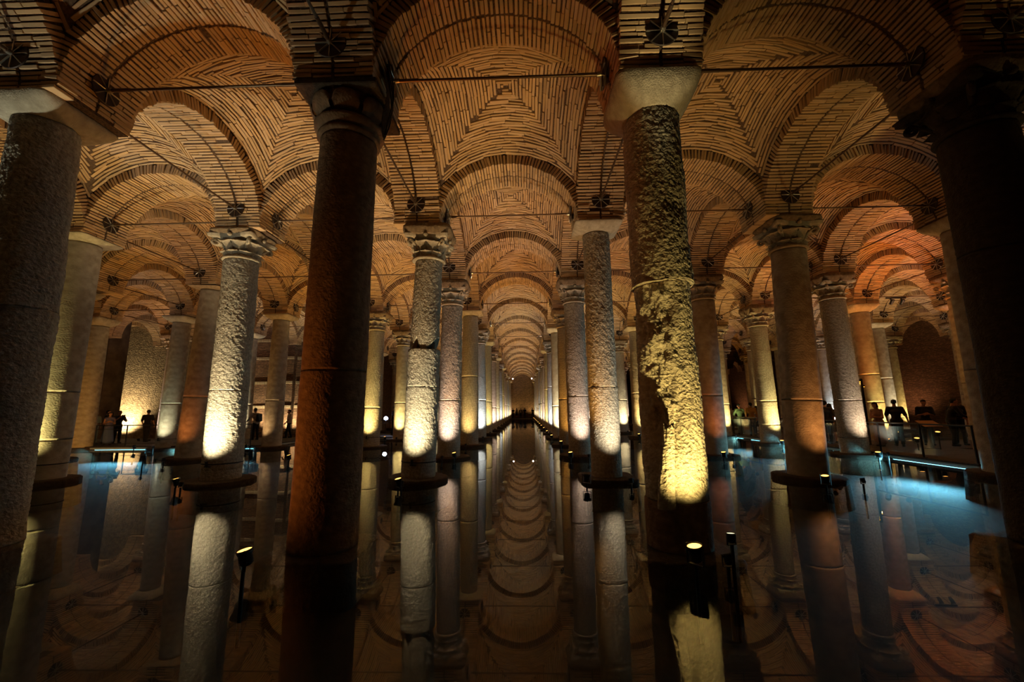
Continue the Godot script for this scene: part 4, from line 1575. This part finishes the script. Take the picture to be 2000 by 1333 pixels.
func build_people() -> void:
	people_meshes()
	var V := func(x: float, y: float, z: float) -> Vector3: return Vector3(x, y, z)
	figs.relaxed = figure({})
	figs.phone = figure({"hair": "short", "nod": 0.35, "sleeve": 1, "arms": {-1: [V.call(-0.05, -0.28, 0.03), V.call(0.09, -0.23, 0.26)], 1: [V.call(0.05, -0.28, 0.03), V.call(-0.09, -0.22, 0.26)]}})
	figs.camera = figure({"hair": "short", "sleeve": 1, "fat": 1.08, "arms": {-1: [V.call(-0.07, -0.22, 0.14), V.call(0.07, -0.02, 0.34)], 1: [V.call(0.07, -0.22, 0.14), V.call(-0.07, 0.0, 0.34)]}})
	figs.strider = figure({"step": 0.16, "gap": 0.08, "fat": 1.05, "arms": {-1: [V.call(-0.09, -0.27, -0.10), V.call(-0.14, -0.50, -0.02)], 1: [V.call(0.08, -0.27, 0.08), V.call(0.06, -0.46, 0.22)]}})
	figs.bun = figure({"male": false, "hair": "bun", "sleeve": 1, "nod": 0.2, "arms": {-1: [V.call(-0.05, -0.28, 0.0), V.call(0.06, -0.32, 0.20)]}})
	figs.gown = figure({"male": false, "hair": "curly", "sleeve": 0, "legs": "dress", "nod": 0.15, "arms": {-1: [V.call(-0.05, -0.27, 0.02), V.call(0.06, -0.18, 0.22)], 1: [V.call(0.05, -0.27, 0.02), V.call(-0.05, -0.20, 0.22)]}})
	figs.gown.lowname = "skirt"
	figs.dress = figure({"male": false, "hair": "bob", "sleeve": 0, "legs": "dress", "nod": 0.45, "lean": 0.05, "arms": {-1: [V.call(-0.04, -0.27, 0.03), V.call(0.08, -0.26, 0.25)], 1: [V.call(0.04, -0.27, 0.03), V.call(-0.08, -0.25, 0.25)]}})
	figs.dress.lowname = "skirt"
	figs.longhair = figure({"male": false, "hair": "long", "sleeve": 1, "legs": "shorts"})
	figs.longhair.lowname = "shorts"
	figs.leaning = figure({"lean": 0.12, "sleeve": 2, "nod": 0.2, "arms": {-1: [V.call(-0.08, -0.26, 0.10), V.call(-0.02, -0.36, 0.32)], 1: [V.call(0.08, -0.26, 0.10), V.call(0.02, -0.36, 0.32)]}})
	var black := Color(0.045, 0.045, 0.05)
	var navy := Color(0.07, 0.08, 0.13)
	var denim := Color(0.20, 0.27, 0.40)
	# left walkway
	person("relaxed", -25.1, 21.0, 0.6, 1.74, "person in dark clothes half hidden behind the smooth pale column at far left", black, black)
	person("leaning", -23.75, 22.4, 2.6, 1.66, "person in black standing behind the person with the hair bun", black, black)
	person("bun", -22.5, 21.9, 1.2, 1.70, "person with a hair bun in a loose pale green top and pale trousers", Color(0.62, 0.66, 0.56), Color(0.50, 0.55, 0.46))
	person("relaxed", -23.2, 23.2, 2.2, 1.76, "person in a black shirt behind the curly haired person", black, black)
	person("gown", -21.0, 21.2, 0.9, 1.64, "person with curly hair in a long patterned blue dress by the railing", Color(0.34, 0.33, 0.46), Color(0.26, 0.31, 0.46))
	var cam := person("camera", -21.7, 22.4, 1.15, 1.72, "person in dark clothes raising a camera with both hands", Color(0.10, 0.09, 0.12), black)
	person("strider", -21.1, 23.5, 3.6, 1.76, "person in a black shirt, one arm held out, against the floodlit wall", black, Color(0.10, 0.09, 0.08))
	person("relaxed", -16.1, 24.1, 1.9, 1.76, "person in dark clothes in front of the person with the backpack", black, black)
	var bp := person("leaning", -15.3, 24.3, -1.9, 1.80, "person in a white shirt carrying a black backpack by the brick wall", Color(0.62, 0.60, 0.58), black)
	person("relaxed", -15.1, 26.4, -0.6, 1.70, "person in dark clothes half behind the slim cushion capital column", black, black)
	person("strider", -14.25, 25.9, -0.9, 1.70, "person in a white shirt walking beside the near left column", Color(0.66, 0.62, 0.58), navy)
	# centre left
	person("phone", -8.35, 27.9, 1.7, 1.86, "person in black in profile, hands raised, before the bright column", black, black)
	person("bun", -7.7, 28.1, -1.5, 1.68, "person with hair tied up facing the tall person in black", black, black)
	# far end
	var fx := [-2.45, -1.75, -1.1, -0.4, 0.35, 1.75]
	var fk := ["relaxed", "phone", "longhair", "leaning", "relaxed", "strider"]
	var fl := ["leftmost of the people at the far end of the aisle, in a pale shirt", "second from left of the people at the far end, in grey", "third from left of the people at the far end, with long hair", "fourth from left of the people at the far end, leaning on the rail", "tall person in black, alone right of the group at the far end", "rightmost of the people at the far end of the aisle, apart from the rest"]
	var fc := [Color(0.5, 0.48, 0.45), Color(0.3, 0.3, 0.3), Color(0.55, 0.5, 0.45), Color(0.45, 0.42, 0.4), black, black]
	for q in 6:
		person(fk[q], fx[q], 76.2 + 0.3 * (q % 2), PI + 0.4 * (q % 3), 1.75, fl[q], fc[q], black)
	# right walkway
	person("bun", 12.9, 26.2, 2.6, 1.62, "person in a white tee with dark hair beside the second row column on the right", Color(0.66, 0.64, 0.60), navy)
	person("leaning", 12.95, 25.2, 2.9, 1.74, "person in a green shirt leaning on the rail, second of the five there", Color(0.36, 0.48, 0.34), black)
	person("relaxed", 12.98, 24.0, 2.7, 1.80, "person in a yellow tee and blue jeans at the rail", Color(0.60, 0.46, 0.18), denim)
	person("longhair", 13.6, 24.6, 2.9, 1.62, "person with long dark hair and a pale top by the lit leafy column", Color(0.60, 0.55, 0.50), black, Color(0.6, 0.44, 0.36))
	person("strider", 14.2, 25.2, 3.3, 1.78, "person in black just left of the yellow-lit leafy column", black, black)
	person("relaxed", 13.35, 18.7, 2.4, 1.80, "person in a grey shirt behind the amber-footed column", Color(0.20, 0.20, 0.21), black)
	person("longhair", 13.9, 19.2, 2.8, 1.68, "person with dark hair close beside the person in grey", Color(0.18, 0.18, 0.19), Color(0.35, 0.32, 0.3))
	person("dress", 14.4, 17.3, -1.2, 1.70, "person in a sleeveless pale flowery dress looking down at a phone", Color(0.58, 0.44, 0.38), Color(0.56, 0.42, 0.36), Color(0.68, 0.48, 0.40))
	person("strider", 15.1, 17.3, 2.5, 1.80, "person in a black tee walking away beside the person in the dress", black, black)
	person("phone", 16.6, 17.7, -0.6, 1.78, "leftmost of three dark figures by the right railing", black, black)
	person("leaning", 17.1, 17.2, 1.2, 1.80, "middle one of three dark figures by the right railing, turned right", black, black)
	person("relaxed", 17.75, 17.6, -0.4, 1.82, "rightmost of three dark figures by the right railing, in a dark shirt", black, black)
	# things they hold or carry
	var s := Shape.new()
	s.box(Vector3.ZERO, Vector3(0.34, 0.46, 0.16), 0.05)
	s.box(Vector3(0, -0.08, 0.09), Vector3(0.26, 0.24, 0.07), 0.02)
	s.tube([Vector3(0.10, 0.2, -0.07), Vector3(0.11, 0.24, -0.18), Vector3(0.11, 0.0, -0.24), Vector3(0.12, -0.18, -0.08)], 0.018, 6)
	s.tube([Vector3(-0.10, 0.2, -0.07), Vector3(-0.11, 0.24, -0.18), Vector3(-0.11, 0.0, -0.24), Vector3(-0.12, -0.18, -0.08)], 0.018, 6)
	var pack := single("backpack", s.mesh(), M.black)
	pack.transform = bp.transform * Transform3D(Basis(Vector3.UP, PI), Vector3(0, 1.26, -0.19))
	tag(pack, "black backpack on the person in the white shirt", "backpack")
	s = Shape.new()
	s.box(Vector3.ZERO, Vector3(0.16, 0.085, 0.03), 0.008)
	s.solid([Vector2(0.03, 0.0), Vector2(0.028, 0.05)], 14, Vector3(0.03, 0.0, 0.015), Basis(Vector3.RIGHT, PI / 2))
	var ca := single("photo_camera", s.mesh(), M.black)
	ca.transform = cam.transform * Transform3D(Basis.IDENTITY, Vector3(0, 1.47, 0.44))
	tag(ca, "small black camera held up before the floodlit wall", "camera")

# ------------------------------------------------------------------ walkways, railings and the rest

func walkway(called: String, label: String, x0: float, x1: float, z0: float, z1: float) -> Node3D:
	# z as distance from the viewer
	var o := thing(called, label, "walkway", Vector3((x0 + x1) * 0.5, 0, -(z0 + z1) * 0.5), "", "structure")
	var w := x1 - x0
	var d := z1 - z0
	var n := int(maxf(1, round(w / 1.2))) if w > d else int(maxf(1, round(d / 1.2)))
	for q in n:
		var s := Shape.new()
		var c := Vector3(-w * 0.5 + (q + 0.5) * w / n, 0.125, 0) if w > d else Vector3(0, 0.125, -d * 0.5 + (q + 0.5) * d / n)
		s.box(Vector3.ZERO, Vector3(w / n - 0.012 if w > d else w, 0.05, d if w > d else d / n - 0.012), 0.004)
		part(o, "deck_panel", s.mesh(), M.deck, Transform3D(Basis.IDENTITY, c))
	var f := Shape.new()
	for e in [[Vector3(0, 0.06, d * 0.5 - 0.02), Vector3(w, 0.08, 0.03)], [Vector3(0, 0.06, -d * 0.5 + 0.02), Vector3(w, 0.08, 0.03)], [Vector3(w * 0.5 - 0.02, 0.06, 0), Vector3(0.03, 0.08, d)], [Vector3(-w * 0.5 + 0.02, 0.06, 0), Vector3(0.03, 0.08, d)]]:
		f.box(e[0], e[1], 0.004)
	part(o, "fascia", f.mesh(), M.fascia)
	for sx in [-0.4, 0.4]:
		for sz in [-0.4, 0.4]:
			var s := Shape.new()
			s.tube([Vector3(w * sx, FLOOR_Y, d * sz), Vector3(w * sx, 0.1, d * sz)], 0.06, 10)
			part(o, "leg", s.mesh(), M.black)
	return o

func railing(label: String, a: Vector3, b: Vector3, glassy := false) -> void:
	var o := thing("railing", label, "railing", a, "railings along the walkways")
	var L := (b - a).length()
	o.rotation.y = atan2(-(b - a).z, (b - a).x)
	var n := int(round(L / 1.6))
	for q in n + 1:
		var s := Shape.new()
		s.box(Vector3(q * L / n, 0.50, 0), Vector3(0.035, 1.0, 0.05), 0.005)
		s.box(Vector3(q * L / n, 0.008, 0), Vector3(0.12, 0.016, 0.12), 0.004)
		part(o, "post", s.mesh(), M.black)
		if glassy and q < n:
			var g := Shape.new()
			g.box(Vector3((q + 0.5) * L / n, 0.50, 0), Vector3(L / n - 0.09, 0.82, 0.012))
			part(o, "glass_panel", g.mesh(), M.glass)
	var r := Shape.new()
	r.tube([Vector3(-0.02, 1.01, 0), Vector3(L + 0.02, 1.01, 0)], 0.022, 8)
	part(o, "handrail", r.mesh(), M.black)
	if not glassy:
		for y in [0.82, 0.14]:
			var w := Shape.new()
			w.tube([Vector3(0, y, 0), Vector3(L, y, 0)], 0.012, 6)
			part(o, "rail", w.mesh(), M.black)

# a light strip under the edge of a walkway, shining down on the water's floor
func strip(label: String, a: Vector3, b: Vector3, out: Vector3, e: float, col := CYAN) -> void:
	var L := (b - a).length()
	var o := thing("light_strip", label, "light strip", (a + b) * 0.5, "light strips under the walkway edges")
	var dx := (b - a).normalized()
	var bas := Basis(dx, Vector3.UP, dx.cross(Vector3.UP))
	var s := Shape.new()
	s.box(Vector3.ZERO, Vector3(L, 0.03, 0.03), 0.004, bas)
	part(o, "profile", s.mesh(), M.fascia)
	var g := Shape.new()
	g.box(bas * Vector3(0, -0.022, 0), Vector3(L - 0.04, 0.012, 0.022), 0.003, bas)
	part(o, "diffuser", g.mesh(), glow(col, 6.0))
	var l := AreaLight3D.new()
	l.name = "light"
	l.area_size = Vector2(L, 0.02)
	l.light_color = col
	l.light_energy = e * L
	l.area_range = 30.0
	l.shadow_enabled = true
	l.area_normalize_energy = true
	var d := (out + Vector3.DOWN * 1.1).normalized()
	l.transform = Transform3D(Basis(dx, d.cross(dx) * -1.0, -d).orthonormalized(), Vector3(0, -0.04, 0) + out * 0.02)
	o.add_child(l)

func build_walks() -> void:
	walkway("walkway", "dark walkway along the left wall carrying the visitors", -30.8, -12.4, 20.3, 26.6)
	walkway("walkway", "dark walkway behind the second row left of the aisle", -12.3, -5.2, 26.0, 29.6)
	walkway("walkway", "dark walkway running back along the right side between two rows", 12.45, 16.35, 11.9, 30.0)
	walkway("walkway", "dark branch of the right walkway leading off to the right between columns", 16.36, 21.5, 16.3, 19.8)
	walkway("walkway", "dark platform across the far end of the central aisle", -7.0, 7.0, 74.9, 78.6)
	walkway("walkway", "dark platform under the viewer", -2.4, 2.4, -3.4, 1.2)
	railing("black railing along the front edge of the left walkway", Vector3(-20.8, 0.15, -20.4), Vector3(-13.0, 0.15, -20.4))
	railing("black railing on the walkway behind the second row left of the aisle", Vector3(-12.0, 0.15, -26.1), Vector3(-5.4, 0.15, -26.1))
	railing("dark glazed railing along the right walkway", Vector3(12.55, 0.15, -12.0), Vector3(12.55, 0.15, -29.0), true)
	railing("thin railing of the platform at the far end of the aisle", Vector3(-6.8, 0.15, -75.0), Vector3(6.8, 0.15, -75.0))
	strip("cyan light strip under the left walkway edge, left length", Vector3(-20.6, 0.02, -20.26), Vector3(-16.0, 0.02, -20.26), Vector3(0, 0, 1), 12.0)
	strip("faint cyan light strip under the left walkway edge, right length", Vector3(-15.6, 0.02, -20.26), Vector3(-12.6, 0.02, -20.26), Vector3(0, 0, 1), 2.0)
	var q := 0
	for z in [12.2, 14.9, 17.6, 20.9, 24.0]:
		strip(["nearest", "second", "third", "fourth", "fifth"][q] + " cyan light strip under the edge of the right walkway", Vector3(12.41, 0.02, -z), Vector3(12.41, 0.02, -z - 2.3), Vector3(-1, 0, 0), [16.0, 14.0, 12.0, 11.0, 9.0][q])
		q += 1

func build_misc() -> void:
	lamp(Vector3(-5.6, 0.28, -4.2), Vector3(-2.6, 1.9, -5.9), Color(1.0, 0.60, 0.26), 5.5, 32.0, "added amber floodlight out of view left of the near left column, tinting its side", "", 5.0)  # unseen lamp, added for the amber glow on the near left shaft
	lamp(Vector3(2.50, 0.42, -4.72), Vector3(2.36, 6.4, -5.12), Color(1.0, 0.95, 0.74), 30.0, 6.5, "upper head of the pair of small floodlights before the near right column", "", 1.6, 0.6)
	# floodlights on the floor along the walled-off corner
	var q := 0
	for x in [-28.6, -20.2, -18.2, -16.4]:
		lamp(Vector3(x, 0.32, -28.7 if q == 0 else -29.3), Vector3(x, 2.0, -30.2), Color(1.0, 0.90, 0.70), [75.0, 9.0, 18.0, 18.0][q], 55.0, "white floodlight on the floor at the foot of the corner wall, %s from the left" % ["first", "second", "third", "fourth"][q], "floodlights washing the corner wall", 8.0, 1.0, true)
		q += 1
	for w in [[-26.0, "nearest"], [-34.0, "second"], [-46.0, "third"], [-60.0, "fourth"]]:  # lamps added to lift the right wall out of black
		lamp(Vector3(29.4, 0.3, w[0]), Vector3(31.2, 5.0, w[0]), Color(1.0, 0.72, 0.5), 7.0, 58.0, "added floodlight on the water floor brightening the far right wall, %s of four" % w[1], "added floodlights brightening the right wall", 2.0)
	# glaring floodlight that faces the viewer, and a smaller one
	lamp(Vector3(-9.3, 1.2, -29.2), Vector3(-4.0, 1.6, -10.0), Color(0.80, 0.86, 1.0), 3.0, 40.0, "glaring bluish floodlight left of the person in black in profile", "", 12.0, 2.0)
	lamp(Vector3(-11.3, 1.35, -29.2), Vector3(-4.5, 1.6, -10.0), Color(0.85, 0.9, 1.0), 1.0, 40.0, "smaller bluish floodlight beside the lit column left of the glaring one", "", 12.0, 1.0)
	# end of the aisle: two lamps high on the last columns, and their wash on the shafts and the wall
	for s in [-1, 1]:
		lamp(Vector3(s * 1.65, 7.0, wz(14) + 0.9), Vector3(s * 1.2, 1.0, -60.0), Color(1.0, 0.95, 0.95), 4.0, 40.0, "bright lamp high on the %s last column of the aisle" % ("left" if s < 0 else "right"), "pair of lamps at the far end", 14.0, 1.5, false)
		lamp(Vector3(s * 1.9, 0.3, -77.4), Vector3(s * 1.5, 5.0, -78.6), Color(1.0, 0.85, 0.55), 12.0, 60.0, "floodlight washing the end wall on the %s" % ("left" if s < 0 else "right"), "floodlights at the end wall", 4.0)
	# a post with two amber lamps on the right walkway
	var o := thing("lamp_post", "slim black post with two amber lamps beside the person in the dress", "lamp post", Vector3(14.4, 0.15, -17.9))
	var s := Shape.new()
	s.box(Vector3(0, 1.35, 0), Vector3(0.11, 2.7, 0.11), 0.015)
	s.box(Vector3(0, 0.01, 0), Vector3(0.22, 0.02, 0.22), 0.005)
	part(o, "post", s.mesh(), M.black)
	for k in 2:
		var h := Shape.new()
		h.box(Vector3(-0.12 + 0.16 * k, 2.62 - 0.22 * k, 0.0), Vector3(0.26 - 0.12 * k, 0.06, 0.12), 0.012)
		part(o, "lamp_head", h.mesh(), M.black)
		var g := Shape.new()
		g.box(Vector3(-0.12 + 0.16 * k, 2.585 - 0.22 * k, 0.0), Vector3(0.24 - 0.12 * k, 0.02, 0.10), 0.004)
		part(o, "lamp_glass", g.mesh(), glow(Color(1.0, 0.72, 0.2), 3.0))
		var l := OmniLight3D.new()
		l.name = "light"
		l.light_color = AMBER
		l.light_energy = 0.35
		l.light_size = 0.05
		l.omni_range = 30.0
		l.shadow_enabled = true
		l.position = Vector3(-0.12 + 0.16 * k, 2.52 - 0.22 * k, 0.0)
		o.add_child(l)
	# a reading desk for an information sheet
	o = thing("lectern", "low information lectern with a slanted pale board on the right walkway", "lectern", Vector3(15.4, 0.15, -16.3))
	s = Shape.new()
	s.box(Vector3(0, 0.42, 0), Vector3(0.08, 0.84, 0.08), 0.01)
	s.box(Vector3(0, 0.01, 0), Vector3(0.36, 0.02, 0.28), 0.005)
	part(o, "post", s.mesh(), M.black)
	s = Shape.new()
	s.box(Vector3(0, 0.90, 0), Vector3(0.66, 0.03, 0.42), 0.008, Basis(Vector3.RIGHT, 0.5))
	part(o, "board", s.mesh(), plain(Color(0.55, 0.42, 0.26), 0.6))
	for c in [[14.35, 15.7, "lower"], [15.3, 15.9, "upper"]]:
		lamp(Vector3(c[0], 0.55 if c[2] == "lower" else 0.75, -c[1]), Vector3(c[0] - 1.0, 6.0, -c[1] + 1.5), AMBER, 5.0, 50.0, "amber floodlight standing on the right walkway, %s of the pair by the lectern" % c[2], "", 4.0, 1.0, true)
	# two projectors clamped on a bar under the tie rod on the right
	o = thing("projector_bar", "black bar with two projectors hung below a tie rod on the right", "projector bar", Vector3(wx(3.4), 6.90, wz(3)))
	s = Shape.new()
	s.box(Vector3(0, 0.06, 0), Vector3(0.95, 0.07, 0.07), 0.01)
	part(o, "bar", s.mesh(), M.black)
	for x in [-0.25, 0.25]:
		var h := Shape.new()
		h.box(Vector3(x, -0.06, 0), Vector3(0.05, 0.18, 0.05), 0.01)
		h.solid([Vector2(0.06, -0.12), Vector2(0.075, 0.0), Vector2(0.075, 0.14)], 14, Vector3(x, -0.16, 0.02), Basis(Vector3.RIGHT, 0.7))
		part(o, "projector", h.mesh(), M.black)

func _ready() -> void:
	var cam := Camera3D.new()
	cam.name = "camera"
	var fwd := Vector3(-0.02806492, 0.16135796, -0.98649682)
	var up := Vector3(0.01534448, 0.98683881, 0.16097736)
	cam.transform = Transform3D(Basis(fwd.cross(up).normalized(), up, -fwd).orthonormalized(), Vector3(0.356, 1.75, 0.0))
	cam.fov = rad_to_deg(2.0 * atan(666.5 / 814.3))
	cam.near = 0.05
	cam.far = 200.0
	add_child(cam)
	cam.current = true
	var we := WorldEnvironment.new()
	we.name = "environment"
	var env := Environment.new()
	env.background_mode = Environment.BG_COLOR
	env.background_color = Color.BLACK
	env.tonemap_mode = Environment.TONE_MAPPER_LINEAR
	env.tonemap_exposure = 1.0
	env.sdfgi_enabled = true
	env.ssao_enabled = true
	env.ssil_enabled = true
	we.environment = env
	add_child(we)
	lamp_gain = 1.0
	nz.seed = 4
	nz.frequency = 1.0
	nz.fractal_octaves = 3
	nz2.seed = 8
	nz2.frequency = 1.0
	nz2.fractal_octaves = 2
	nz3.seed = 12
	nz3.frequency = 1.0
	materials()
	build_shell()
	build_ceiling()
	build_columns()
	build_rods()
	build_lamps()
	build_walks()
	build_people()
	build_misc()
